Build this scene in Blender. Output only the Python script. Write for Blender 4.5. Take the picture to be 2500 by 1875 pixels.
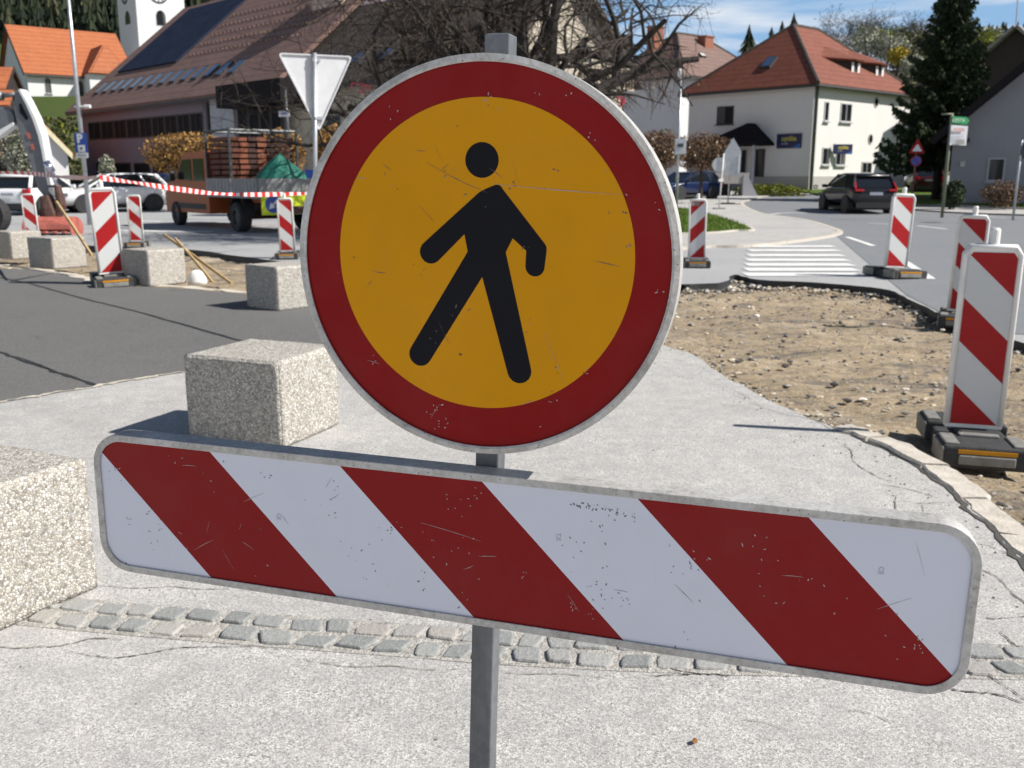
import bpy, bmesh, math, random
from mathutils import Vector, Matrix, noise
R = math.radians
for o in list(bpy.data.objects): bpy.data.objects.remove(o)
sc = bpy.context.scene
COL = sc.collection
# ---------------------------------------------------------------- camera
F, YH, CX, CY, EYE = 2300.0, 430.0, 1250.0, 937.5, 1.5
PITCH = math.atan((CY-YH)/F)
cd = bpy.data.cameras.new("camera"); cam = bpy.data.objects.new("camera", cd); COL.objects.link(cam)
cam.location = (0, 0, EYE); cam.rotation_euler = (math.pi/2-PITCH, 0, 0)
cd.sensor_width = 36; cd.lens = 36*F/2500; cd.clip_start = .05; cd.clip_end = 9000
cd.dof.use_dof = True; cd.dof.focus_distance = 1.5; cd.dof.aperture_fstop = 10.0
sc.camera = cam
# ---------------------------------------------------------------- light
SUN_EL, SUN_AZ = R(42), R(-12)          # sun stands to the right and a little behind the camera
sv = Vector((math.cos(SUN_EL)*math.cos(SUN_AZ), math.cos(SUN_EL)*math.sin(SUN_AZ), math.sin(SUN_EL)))
sd = bpy.data.lights.new("sun", 'SUN'); sd.energy = 5.0; sd.angle = R(.5); sd.color = (1, .95, .88)
so = bpy.data.objects.new("sun", sd); COL.objects.link(so); so.rotation_euler = sv.to_track_quat('Z', 'Y').to_euler()
so.location = sv*60
W = bpy.data.worlds.new("World"); sc.world = W; W.use_nodes = True
nt = W.node_tree; nt.nodes.clear()
def wn(t, **k):
    n = nt.nodes.new(t)
    for a, b in k.items(): setattr(n, a, b)
    return n
wo = wn('ShaderNodeOutputWorld'); bg = wn('ShaderNodeBackground'); bg.inputs[1].default_value = .05
sky = wn('ShaderNodeTexSky', sky_type='NISHITA', sun_disc=False)
sky.sun_elevation = SUN_EL; sky.sun_rotation = math.pi/2-SUN_AZ
sky.air_density = 1.0; sky.dust_density = .3; sky.ozone_density = 2.5
tc = wn('ShaderNodeTexCoord'); sx = wn('ShaderNodeSeparateXYZ'); nt.links.new(tc.outputs['Generated'], sx.inputs[0])
mz = wn('ShaderNodeMath', operation='MAXIMUM'); nt.links.new(sx.outputs[2], mz.inputs[0]); mz.inputs[1].default_value = .02
ad = wn('ShaderNodeMath', operation='ADD'); nt.links.new(mz.outputs[0], ad.inputs[0]); ad.inputs[1].default_value = .12
dv = wn('ShaderNodeVectorMath', operation='DIVIDE'); cb = wn('ShaderNodeCombineXYZ')
for i in range(3): nt.links.new(ad.outputs[0], cb.inputs[i])
nt.links.new(tc.outputs['Generated'], dv.inputs[0]); nt.links.new(cb.outputs[0], dv.inputs[1])
cn = wn('ShaderNodeTexNoise'); cn.inputs['Scale'].default_value = 1.15; cn.inputs['Detail'].default_value = 9; cn.inputs['Roughness'].default_value = .55
cn.inputs['Distortion'].default_value = .4
mp = wn('ShaderNodeMapping'); mp.inputs['Location'].default_value = (3.7, 1.3, 0); mp.inputs['Scale'].default_value = (.75, 1.0, 1)
nt.links.new(dv.outputs[0], mp.inputs[0]); nt.links.new(mp.outputs[0], cn.inputs['Vector'])
cr = wn('ShaderNodeValToRGB'); cr.color_ramp.elements[0].position = .46; cr.color_ramp.elements[1].position = .62
nt.links.new(cn.outputs[0], cr.inputs[0])
mx = wn('ShaderNodeMix', data_type='RGBA'); # pale band of thin veil cloud low over the horizon, under the loose cumulus
vr = wn('ShaderNodeValToRGB'); vr.color_ramp.elements[0].position = .15; vr.color_ramp.elements[0].color = (.93, .93, .93, 1); vr.color_ramp.elements[1].position = .40; vr.color_ramp.elements[1].color = (0, 0, 0, 1)
nt.links.new(sx.outputs[2], vr.inputs[0]); mv = wn('ShaderNodeMix', data_type='RGBA'); nt.links.new(vr.outputs[0], mv.inputs[0]); nt.links.new(sky.outputs[0], mv.inputs[6]); mv.inputs[7].default_value = (4.2, 7.2, 11.2, 1)
def wm(op, a, b):
    n = wn('ShaderNodeMath', operation=op)
    for i, q in enumerate((a, b)):
        if hasattr(q, 'links'): nt.links.new(q, n.inputs[i])
        else: n.inputs[i].default_value = q
    return n.outputs[0]
def wr(inp, stops):
    r_ = wn('ShaderNodeValToRGB'); e = r_.color_ramp.elements
    for i, (p, c) in enumerate(stops): e[i].position = p; e[i].color = (c, c, c, 1)
    nt.links.new(inp, r_.inputs[0]); return r_.outputs[0]
low = wr(sx.outputs[2], ((.22, 1.), (.45, 0.)))                     # loose clouds keep to the lower sky, the zenith is clear
bank = wm('MULTIPLY', wr(wm('ADD', sx.outputs[2], wm('MULTIPLY', wm('SUBTRACT', cn.outputs[0], .5), .35)), ((.22, 1.), (.36, 0.))), wr(wm('MULTIPLY', sx.outputs[1], -1.), ((.05, 0.), (.35, 1.))))   # unseen bright cloud bank, added low behind the camera to light the sign
cmask = wm('MAXIMUM', wm('MULTIPLY', cr.outputs[0], low), bank)
nt.links.new(cmask, mx.inputs[0])
nt.links.new(mv.outputs[2], mx.inputs[6]); mx.inputs[7].default_value = (11.8, 12.3, 13.0, 1)
nt.links.new(mx.outputs[2], bg.inputs[0]); nt.links.new(bg.outputs[0], wo.inputs[0])
sc.view_settings.view_transform = 'Standard'; sc.view_settings.look = 'None'; sc.view_settings.gamma = 1
sc.view_settings.exposure = .5
sc.render.engine = 'CYCLES'
sc.cycles.max_bounces = 6; sc.cycles.use_denoising = True
# ---------------------------------------------------------------- helpers
def gz(y): return .018*max(0., y-38.)                              # the land rises gently beyond the crossing
_r = Vector((1, 0, 0)); _f = Vector((0, math.cos(PITCH), -math.sin(PITCH))); _u = Vector((0, math.sin(PITCH), math.cos(PITCH)))
def ray(px, py): return _f+_r*((px-CX)/F)-_u*((py-CY)/F)
def G(px, py, z=0.):                                               # survey point on the ground
    d = ray(px, py); t = (z-EYE)/d.z if d.z < 0 else 1e9
    if t*d.y > 38 or t < 0:
        t = (-EYE-.018*38+z)/(d.z-.018*d.y)
    return Vector((0, 0, EYE))+d*t
def D(px, py, y):
    d = ray(px, py); return Vector((0, 0, EYE))+d*(y/d.y)
MW = {}
def thing(name, label, cat, loc=(0, 0, 0), rz=0., group=None, rx=0., ry=0.):
    o = bpy.data.objects.new(name, None); o.empty_display_size = .2; COL.objects.link(o)
    o.location = loc; o.rotation_euler = (rx, ry, rz); o['label'] = label; o['category'] = cat
    if group: o['group'] = group
    MW[o] = Matrix.Translation(loc) @ o.rotation_euler.to_matrix().to_4x4()
    return o
def tag(o, label, cat, group=None):
    o['label'] = label; o['category'] = cat
    if group: o['group'] = group
    return o
class MB:
    def __init__(s): s.v = []; s.f = []; s.m = []
    def add(s, vs, fs, mi=0):
        b = len(s.v); s.v += [Vector(v) for v in vs]
        for f in fs: s.f.append([b+i for i in f]); s.m.append(mi)
        return s
    def box(s, c, d, rz=0., mi=0, M=None):
        x, y, z = d[0]/2, d[1]/2, d[2]/2
        vs = [Vector((a*x, b*y, e*z)) for a in (-1, 1) for b in (-1, 1) for e in (-1, 1)]
        if M is None: M = Matrix.Rotation(rz, 3, 'Z')
        vs = [M @ v+Vector(c) for v in vs]
        return s.add(vs, [(0, 1, 3, 2), (4, 6, 7, 5), (0, 4, 5, 1), (2, 3, 7, 6), (0, 2, 6, 4), (1, 5, 7, 3)], mi)
    def prism(s, poly, O, U, V, N, mi=0, side=None):
        O, U, V, N = Vector(O), Vector(U), Vector(V), Vector(N); n = len(poly)
        a = [O+U*p[0]+V*p[1] for p in poly]; b = [p+N for p in a]
        s.add(a+b, [list(range(n-1, -1, -1)), list(range(n, 2*n))], mi)
        s.add(a+b, [(i, (i+1) % n, n+(i+1) % n, n+i) for i in range(n)], mi if side is None else side)
        return s
    def flat(s, poly, O, U, V, mi=0):
        O, U, V = Vector(O), Vector(U), Vector(V)
        return s.add([O+U*p[0]+V*p[1] for p in poly], [list(range(len(poly)))], mi)
    def tube(s, pts, rad, n=6, mi=0, cap=True):
        pts = [Vector(p) for p in pts]
        if not hasattr(rad, '__len__'): rad = [rad]*len(pts)
        b = len(s.v); up = Vector((.13, .37, .92))
        for i, p in enumerate(pts):
            t = (pts[min(i+1, len(pts)-1)]-pts[max(i-1, 0)]).normalized()
            a = t.cross(up)
            if a.length < 1e-3: a = t.cross(Vector((1, 0, 0)))
            a.normalize(); c = t.cross(a)
            for k in range(n):
                an = 2*math.pi*(k+.5)/n; s.v.append(p+(a*math.cos(an)+c*math.sin(an))*rad[i])
        for i in range(len(pts)-1):
            for k in range(n):
                s.f.append([b+i*n+k, b+i*n+(k+1) % n, b+(i+1)*n+(k+1) % n, b+(i+1)*n+k]); s.m.append(mi)
        if cap:
            s.f.append([b+k for k in range(n)][::-1]); s.m.append(mi)
            e = b+(len(pts)-1)*n; s.f.append([e+k for k in range(n)]); s.m.append(mi)
        return s
    def loft(s, rings, mi=0, cap=True, closed=True):
        n = len(rings[0]); b = len(s.v)
        for r_ in rings: s.v += [Vector(p) for p in r_]
        for i in range(len(rings)-1):
            for k in range(n if closed else n-1):
                s.f.append([b+i*n+k, b+i*n+(k+1) % n, b+(i+1)*n+(k+1) % n, b+(i+1)*n+k]); s.m.append(mi)
        if cap:
            s.f.append([b+k for k in range(n)][::-1]); s.m.append(mi)
            e = b+(len(rings)-1)*n; s.f.append([e+k for k in range(n)]); s.m.append(mi)
        return s
    def lathe(s, prof, n, O, A, B, N, mi=0, closed=True):
        O, A, B, N = Vector(O), Vector(A), Vector(B), Vector(N); m = len(prof); b = len(s.v)
        for k in range(n):
            a = 2*math.pi*k/n
            for r_, h in prof: s.v.append(O+(A*math.cos(a)+B*math.sin(a))*r_+N*h)
        for k in range(n):
            for i in range(m if closed else m-1):
                j = (i+1) % m; k2 = (k+1) % n
                s.f.append([b+k*m+i, b+k*m+j, b+k2*m+j, b+k2*m+i]); s.m.append(mi)
        return s
    def disc(s, r_, n, O, A, B, N, mi=0):
        pl = [(r_*math.cos(2*math.pi*k/n), r_*math.sin(2*math.pi*k/n)) for k in range(n)]
        return s.prism(pl, O, A, B, N, mi)
    def build(s, name, mats, parent=None, world=True, smooth=False, bevel=0., sub=0, fixn=True):
        me = bpy.data.meshes.new(name)
        vs = s.v
        if parent is not None and world:
            I = MW[parent].inverted(); vs = [I @ v for v in vs]
        me.from_pydata([tuple(v) for v in vs], [], s.f)
        if not isinstance(mats, (list, tuple)): mats = [mats]
        for m in mats: me.materials.append(m)
        me.polygons.foreach_set('material_index', s.m)
        if fixn:
            bm = bmesh.new(); bm.from_mesh(me); bmesh.ops.recalc_face_normals(bm, faces=bm.faces); bm.to_mesh(me); bm.free()
        if smooth: me.polygons.foreach_set('use_smooth', [True]*len(me.polygons))
        me.update()
        o = bpy.data.objects.new(name, me); COL.objects.link(o)
        if parent is not None: o.parent = parent; MW[o] = MW[parent]
        else: MW[o] = Matrix.Identity(4)
        if bevel:
            b = o.modifiers.new('bevel', 'BEVEL'); b.width = bevel; b.segments = 2; b.limit_method = 'ANGLE'
        if sub:
            b = o.modifiers.new('sub', 'SUBSURF'); b.levels = sub; b.render_levels = sub
        return o
def copy_tree(o, parent=None):
    c = o.copy(); COL.objects.link(c)
    if parent is not None: c.parent = parent
    for ch in list(o.children): copy_tree(ch, c)
    return c
def text(name, s, size, mat, parent, O, U, V, N, align='CENTER', thick=.002, boldx=0.):
    cu = bpy.data.curves.new('t', 'FONT'); cu.body = s; cu.size = size; cu.align_x = align; cu.align_y = 'CENTER'
    cu.extrude = thick/2; cu.offset = boldx; cu.resolution_u = 3
    t = bpy.data.objects.new('t', cu); COL.objects.link(t)
    dg = bpy.context.evaluated_depsgraph_get(); me = bpy.data.meshes.new_from_object(t.evaluated_get(dg))
    bpy.data.objects.remove(t); bpy.data.curves.remove(cu)
    m = MB(); O, U, V, N = Vector(O), Vector(U), Vector(V), Vector(N)
    m.add([O+U*v.co.x+V*v.co.y+N*v.co.z for v in me.vertices], [list(p.vertices) for p in me.polygons])
    bpy.data.meshes.remove(me)
    return m.build(name, mat, parent)
# ---------------------------------------------------------------- materials
class MT:
    def __init__(s, name, rough=.7, metal=0., spec=.5):
        s.m = bpy.data.materials.new(name); s.m.use_nodes = True; s.t = s.m.node_tree
        s.b = s.t.nodes['Principled BSDF']; s.b.inputs['Roughness'].default_value = rough; s.b.inputs['Metallic'].default_value = metal
        s.b.inputs['Specular IOR Level'].default_value = spec
        s.tc = s.t.nodes.new('ShaderNodeTexCoord')
    def n(s, t, **k):
        x = s.t.nodes.new(t)
        for a, b in k.items(): setattr(x, a, b)
        return x
    def l(s, a, b): s.t.links.new(a, b)
    def noise(s, scale, detail=4, rough=.55, dist=0., vec=None, dims=(1, 1, 1)):
        x = s.n('ShaderNodeTexNoise'); x.inputs['Scale'].default_value = scale; x.inputs['Detail'].default_value = detail
        x.inputs['Roughness'].default_value = rough; x.inputs['Distortion'].default_value = dist
        v = vec or s.tc.outputs['Object']
        if dims != (1, 1, 1):
            mp = s.n('ShaderNodeMapping'); mp.inputs['Scale'].default_value = dims; s.l(v, mp.inputs[0]); v = mp.outputs[0]
        s.l(v, x.inputs['Vector']); return x.outputs[0]
    def vor(s, scale, feature='F1', out=0, rand=1., vec=None):
        x = s.n('ShaderNodeTexVoronoi', feature=feature); x.inputs['Scale'].default_value = scale; x.inputs['Randomness'].default_value = rand
        s.l(vec or s.tc.outputs['Object'], x.inputs['Vector']); return x.outputs[out]
    def ramp(s, inp, stops, const=False):
        x = s.n('ShaderNodeValToRGB'); e = x.color_ramp.elements
        while len(e) < len(stops): e.new(.5)
        for i, (p, c) in enumerate(stops):
            e[i].position = p; e[i].color = (*c, 1) if hasattr(c, '__len__') else (c, c, c, 1)
        if const: x.color_ramp.interpolation = 'CONSTANT'
        s.l(inp, x.inputs[0]); return x.outputs[0]
    def mix(s, f, a, b, mode='MIX'):
        x = s.n('ShaderNodeMix', data_type='RGBA', blend_type=mode)
        for i, q in ((0, f), (6, a), (7, b)):
            if hasattr(q, 'is_linked') or hasattr(q, 'links'): s.l(q, x.inputs[i])
            elif hasattr(q, '__len__'): x.inputs[i].default_value = (*q, 1)
            else: x.inputs[i].default_value = q
        return x.outputs[2]
    def math(s, op, a, b=0.):
        x = s.n('ShaderNodeMath', operation=op)
        for i, q in enumerate((a, b)):
            if hasattr(q, 'links'): s.l(q, x.inputs[i])
            else: x.inputs[i].default_value = q
        return x.outputs[0]
    def xyz(s):
        x = s.n('ShaderNodeSeparateXYZ'); s.l(s.tc.outputs['Object'], x.inputs[0]); return x.outputs
    def isl(s):
        return s.n('ShaderNodeNewGeometry').outputs['Random Per Island']
    def col(s, c):
        if hasattr(c, 'links'): s.l(c, s.b.inputs['Base Color'])
        else: s.b.inputs['Base Color'].default_value = (*c, 1)
        return s
    def bump(s, h, strength=.4, dist=.01):
        x = s.n('ShaderNodeBump'); x.inputs['Strength'].default_value = strength; x.inputs['Distance'].default_value = dist
        s.l(h, x.inputs['Height']); s.l(x.outputs[0], s.b.inputs['Normal']); return s
def simple(name, c, rough=.7, metal=0., var=.12, scale=6., spec=.5, bump=0., bscale=60.):
    m = MT(name, rough, metal, spec)
    a = tuple(min(1, x*(1-var)) for x in c); b = tuple(min(1, x*(1+var)) for x in c)
    m.col(m.ramp(m.noise(scale, 5, .6), [(.3, a), (.7, b)]))
    if bump: m.bump(m.noise(bscale, 3), bump, .01)
    return m.m
# ---------------------------------------------------------------- surface materials
def weathered(m, c, dark=(.05, .045, .04), amt=.75, sc_=40.):
    # small flecks of dirt with shapes of their own, plus faint uneven fading
    v = m.n('ShaderNodeTexVoronoi', feature='F1'); v.inputs['Scale'].default_value = sc_
    wv = m.n('ShaderNodeVectorMath', operation='ADD'); sv_ = m.n('ShaderNodeVectorMath', operation='SCALE'); sv_.inputs['Scale'].default_value = .009
    x = m.n('ShaderNodeTexNoise'); x.inputs['Scale'].default_value = 170; m.l(m.tc.outputs['Object'], x.inputs['Vector'])
    m.l(x.outputs[1], sv_.inputs[0]); m.l(m.tc.outputs['Object'], wv.inputs[0]); m.l(sv_.outputs[0], wv.inputs[1]); m.l(wv.outputs[0], v.inputs['Vector'])
    sel = m.n('ShaderNodeSeparateColor'); m.l(v.outputs['Color'], sel.inputs[0])
    clus = m.ramp(m.noise(6, 2), [(.45, 0.), (.62, 1.)])
    rad = m.math('MULTIPLY', m.math('MULTIPLY', m.math('POWER', sel.outputs[0], 4.), clus), .14)
    spot = m.math('LESS_THAN', v.outputs['Distance'], rad)
    fine = m.ramp(m.noise(4, 7, .75), [(.45, .0), (.8, .07)])
    c2 = m.mix(fine, c, (.22, .20, .17))
    return m.mix(m.math('MULTIPLY', spot, amt), c2, dark)
def sign_paint(name, c, rough=.32, lighter=False):
    m = MT(name, rough, 0, .12)
    base = m.ramp(m.noise(5, 4, .6), [(.3, tuple(x*.94 for x in c)), (.7, tuple(min(1, x*1.06) for x in c))])
    m.col(weathered(m, base, (.3, .27, .24) if lighter else (.04, .035, .03), .6 if lighter else .8, 44.))
    m.bump(m.noise(4.5, 2, .5), .25, .012); return m.m
def stripes_mat(name, slope, period, off, red, white, axis='xz', rough=.4, shift=0., spots=True):
    m = MT(name, rough, 0, .2); o = m.xyz()
    u = m.math('ADD', m.math('MULTIPLY', o[0], slope), o[2]); u = m.math('DIVIDE', m.math('ADD', u, off), period)
    k = m.math('LESS_THAN', m.math('FRACT', u), .5)
    c = m.mix(k, white, red)
    m.col(weathered(m, c, (.09, .085, .08), .75, 46.) if spots else c)
    if spots: m.bump(m.noise(3.5, 2, .5), .25, .012)
    return m.m
M = {}
M['yellow'] = sign_paint('sign_yellow', (.70, .305, .001))
M['red'] = sign_paint('sign_red', (.26, .006, .007), .3, True)
M['black'] = simple('sign_black', (.009, .009, .013), .5, 0, .1, 6, .12)
def alu():
    m = MT('aluminium', .5, .3)
    a = m.noise(9, 6, .7); b = m.noise(120, 3, .6)
    c = m.ramp(m.math('ADD', m.math('MULTIPLY', a, .6), m.math('MULTIPLY', b, .4)), [(.32, (.30, .285, .26)), (.5, (.50, .485, .46)), (.68, (.66, .65, .63))])
    pit = m.ramp(m.vor(90), [(.05, 0.), (.14, 1.)]); c = m.mix(pit, (.12, .11, .1), c)
    m.col(c).bump(b, .25, .004); return m.m
M['alu'] = alu()
def galv():
    m = MT('galvanised_steel', .5, .5)
    a = m.noise(14, 5, .65, 0, None, (1, 1, .12)); v = m.vor(55, 'F1', 1)
    c = m.mix(.25, m.ramp(a, [(.3, (.08, .088, .10)), (.7, (.23, .245, .265))]), m.ramp(v, [(0, .10), (1, .28)]))
    m.col(c).bump(m.noise(200, 2), .15, .002); return m.m
M['galv'] = galv()
M['steel'] = simple('grey_steel', (.45, .47, .5), .4, .6, .15, 8)
M['steel_dark'] = simple('dark_steel', (.06, .065, .07), .5, .4, .2, 8)
M['white_plastic'] = simple('white_plastic', (.74, .74, .72), .45, 0, .08, 9)
M['rubber'] = simple('black_rubber', (.035, .036, .038), .8, 0, .3, 14, bump=.4)
M['rubber_grey'] = simple('grey_recycled_plastic', (.20, .195, .18), .7, 0, .25, 14, bump=.3)
M['amber'] = simple('amber_reflector', (.55, .24, .01), .25, 0, .1)
M['text_grey'] = simple('faint_print', (.50, .51, .56), .6)
def pavement():
    m = MT('pale_worn_pavement', .85, 0, .3)
    v = m.vor(195, 'F1', 1); s = m.n('ShaderNodeSeparateColor'); m.l(v, s.inputs[0])
    grain = m.ramp(s.outputs[0], [(0, (.17, .167, .163)), (.25, (.34, .333, .32)), (.7, (.48, .47, .45)), (1, (.68, .665, .64))])
    big = m.noise(.9, 5, .6); mid = m.noise(7, 5, .65)
    c = m.mix(m.ramp(big, [(.35, .0), (.7, .30)]), grain, (.60, .575, .54))
    c = m.mix(m.ramp(mid, [(.38, .42), (.62, .0)]), c, (.29, .29, .295))
    d = m.ramp(m.vor(6.5), [(.03, 1.), (.045, 0.)]); sel = m.math('GREATER_THAN', m.noise(3, 1), .55)
    c = m.mix(m.math('MULTIPLY', d, m.math('MULTIPLY', sel, .8)), c, (.07, .06, .05))
    m.col(c); st_ = m.ramp(m.noise(.45, 6, .7, .8), [(.48, 0.), (.64, .34)]); c = m.mix(st_, c, (.25, .245, .24)); c = m.mix(m.ramp(m.noise(1.7, 7, .75, 1.), [(.58, 0.), (.7, .3)]), c, (.50, .46, .40)); m.col(c); h = m.math('ADD', m.vor(215), m.math('MULTIPLY', mid, .5)); m.bump(h, .35, .003); return m.m
M['pavement'] = pavement()
def asphalt(name, lo, hi, wear, g=140.):
    m = MT(name, .88, 0, .3)
    v = m.vor(g, 'F1', 1); s = m.n('ShaderNodeSeparateColor'); m.l(v, s.inputs[0])
    c = m.ramp(s.outputs[0], [(0, lo), (.8, hi), (1, tuple(x*1.7 for x in hi))])
    c = m.mix(m.ramp(m.noise(.55, 6, .6), [(.35, 0.), (.7, .6)]), c, wear)
    c = m.mix(m.ramp(m.noise(2.3, 5, .7, .5), [(.6, 0.), (.72, .35)]), c, tuple(x*.6 for x in lo))
    fl = m.ramp(m.vor(9), [(.02, 1.), (.03, 0.)]); c = m.mix(m.math('MULTIPLY', fl, .5), c, (.5, .49, .46))
    m.col(c).bump(m.noise(180, 2), .4, .004); return m.m
M['asphalt_dark'] = asphalt('dark_asphalt', (.085, .086, .086), (.135, .135, .132), (.15, .147, .14))
M['road'] = asphalt('blue_grey_road', (.14, .15, .165), (.19, .2, .215), (.215, .22, .225))
M['lot'] = asphalt('grey_lot_asphalt', (.26, .265, .275), (.33, .335, .34), (.38, .38, .375))
M['tar'] = simple('tar_seam', (.025, .026, .028), .55, 0, .3, 20)
M['crack'] = simple('crack_soil', (.075, .07, .062), .95, 0, .3, 30)
M['crack_moss'] = simple('crack_grit', (.20, .19, .15), .95, 0, .3, 40)
M['sand_line'] = simple('sand_dust', (.55, .50, .42), .95, 0, .2, 20)
M['paint_white'] = simple('road_paint', (.72, .72, .70), .7, 0, .12, 3)
def dirt():
    m = MT('excavated_dirt', .95, 0, .2)
    a = m.noise(1.1, 7, .7, 1.2, None, (.7, 1.6, 1)); b = m.noise(11, 6, .7); s = m.n('ShaderNodeSeparateColor'); m.l(m.vor(55, 'F1', 1), s.inputs[0])
    c = m.ramp(m.math('ADD', m.math('MULTIPLY', a, .5), m.math('MULTIPLY', b, .5)), [(.36, (.11, .10, .09)), (.44, (.23, .18, .12)), (.54, (.37, .28, .17)), (.66, (.50, .42, .31))])
    c = m.mix(m.ramp(s.outputs[0], [(.0, .5), (.5, .0), (.82, .0), (1, .45)]), c, m.ramp(s.outputs[1], [(0, (.12, .115, .11)), (1, (.62, .58, .52))]))
    c = m.mix(m.ramp(m.noise(.75, 7, .72, .8, None, (1, 2.6, 1)), [(.53, 0.), (.62, .75)]), c, (.115, .11, .105)); c = m.mix(m.ramp(m.noise(.5, 5, .6, .3, None, (1, 1.8, 1)), [(.55, 0.), (.7, .6)]), c, (.56, .49, .39))
    m.col(c).bump(m.math('ADD', m.noise(40, 5, .7), b), .8, .02); return m.m
M['dirt'] = dirt()
def stones():
    m = MT('loose_stones', .9); r_ = m.isl()
    m.col(m.ramp(r_, [(0, (.05, .05, .052)), (.35, (.16, .15, .14)), (.6, (.38, .35, .30)), (.85, (.52, .44, .32)), (1, (.75, .72, .66))])).bump(m.noise(60, 4), .5, .01); return m.m
M['stones'] = stones()
def setts():
    m = MT('granite_setts', .75); r_ = m.isl()
    c = m.ramp(r_, [(0, (.20, .21, .205)), (.4, (.26, .27, .262)), (.7, (.32, .32, .305)), (.85, (.34, .315, .285)), (1, (.40, .385, .355))])
    g = m.vor(220, 'F1', 1); s = m.n('ShaderNodeSeparateColor'); m.l(g, s.inputs[0])
    c = m.mix(m.ramp(s.outputs[0], [(0, .35), (.5, 0.), (1, .25)]), c, m.ramp(s.outputs[1], [(0, .12), (1, .6)]))
    m.col(c).bump(m.noise(55, 5, .65), .6, .01); return m.m
M['setts'] = setts()
M['mortar'] = simple('mortar_bed', (.38, .365, .335), .95, 0, .45, 55, bump=.9, bscale=110)
M['kerbstone'] = simple('kerb_stone', (.50, .46, .40), .9, 0, .2, 12, bump=.5, bscale=70)
def grass(name, a, b):
    m = MT(name, .9, 0, .2); m.col(m.ramp(m.noise(14, 6, .7), [(.3, a), (.7, b)])).bump(m.noise(70, 4), .8, .05); return m.m
M['grass'] = grass('grass_ground', (.045, .085, .012), (.13, .20, .03))
def pebble_concrete():
    m = MT('exposed_aggregate', .8, 0, .35)
    vn = m.n('ShaderNodeTexVoronoi', feature='F1'); vn.inputs['Scale'].default_value = 100; m.l(m.tc.outputs['Object'], vn.inputs['Vector'])
    s = m.n('ShaderNodeSeparateColor'); m.l(vn.outputs['Color'], s.inputs[0])
    c = m.ramp(s.outputs[0], [(0, (.20, .18, .155)), (.2, (.40, .37, .32)), (.5, (.53, .50, .44)), (.75, (.64, .615, .56)), (.9, (.74, .725, .69)), (1, (.30, .30, .30))])
    e = m.vor(100, 'DISTANCE_TO_EDGE'); gap = m.ramp(e, [(.02, 0.), (.14, 1.)])
    c = m.mix(gap, (.21, .195, .175), c); c = m.mix(m.ramp(m.noise(3.5, 6, .7, .5), [(.5, 0.), (.72, .35)]), c, (.20, .19, .175))
    m.col(c).bump(m.ramp(e, [(0, 0.), (.3, 1.)]), .6, .003); return m.m
M['pebble'] = pebble_concrete()
# ---------------------------------------------------------------- the pedestrian sign in the foreground
BY = R(-16.5)
def frame(c, yaw, roll):
    m3 = Matrix.Rotation(yaw, 3, 'Z') @ Matrix.Rotation(roll, 3, 'Y')
    return Vector(c), m3 @ Vector((1, 0, 0)), m3 @ Vector((0, 1, 0)), m3 @ Vector((0, 0, 1))
bO, bU, bN, bV = frame((-.0540, 1.4142, .9139), BY, .0150)
dO, dU, dN, dV = frame((-.0488, 1.4175, 1.3741), R(-15.9), .0155)
p_top = bO+bU*.0068+bV*.7905+bN*.070; p_low = bO-bU*.0115-bV*.385+bN*.070
ax = (p_top-p_low).normalized(); p_base = p_low-ax*(p_low.z/ax.z)
SIGN = thing('pedestrian_ban_sign', 'round red and yellow sign with black walking figure above a slanted red-and-white board', 'road sign', p_base, BY)
m = MB(); h = .0195
def sq(p, a): return [p+bU*x*a+bN*y*a for x, y in ((-1, -1), (1, -1), (1, 1), (-1, 1))]
m.loft([sq(p_base+ax*.06, h), sq(p_top, h)]); m.loft([sq(p_top-ax*.004, h-.0025), sq(p_top+ax*.001, h-.0025)])
m.build('post', M['galv'], SIGN, bevel=.0025)
m = MB(); m.box(p_base+Vector((0, 0, .055)), (.42, .8, .11), BY); m.box(p_base+Vector((0, 0, .115)), (.14, .2, .03), BY)
m.build('foot', M['rubber'], SIGN, bevel=.012)
def rrect(L, H, r_, n=9, bl=None):
    out = []
    for cx, cy, a0 in ((L/2-r_, H/2-r_, 0), (-L/2+r_, H/2-r_, 90), (-L/2+r_, -H/2+r_, 180), (L/2-r_, -H/2+r_, 270)):
        for k in range(n+1):
            a = R(a0+90*k/n); out.append((cx+r_*math.cos(a), cy+r_*math.sin(a)))
    return out
def rim(outline_o, outline_i, O, U, V, N, t):
    m = MB(); n = len(outline_o)
    ring = []
    for ol, dz in ((outline_i, .0015), (outline_i, .0), (outline_o, 0.), (outline_o, t), (outline_i, t)):
        ring.append([O+U*x+V*y+N*dz for x, y in ol])
    m.loft(ring, cap=False); return m
BL, BH = 1.457, .260
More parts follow.
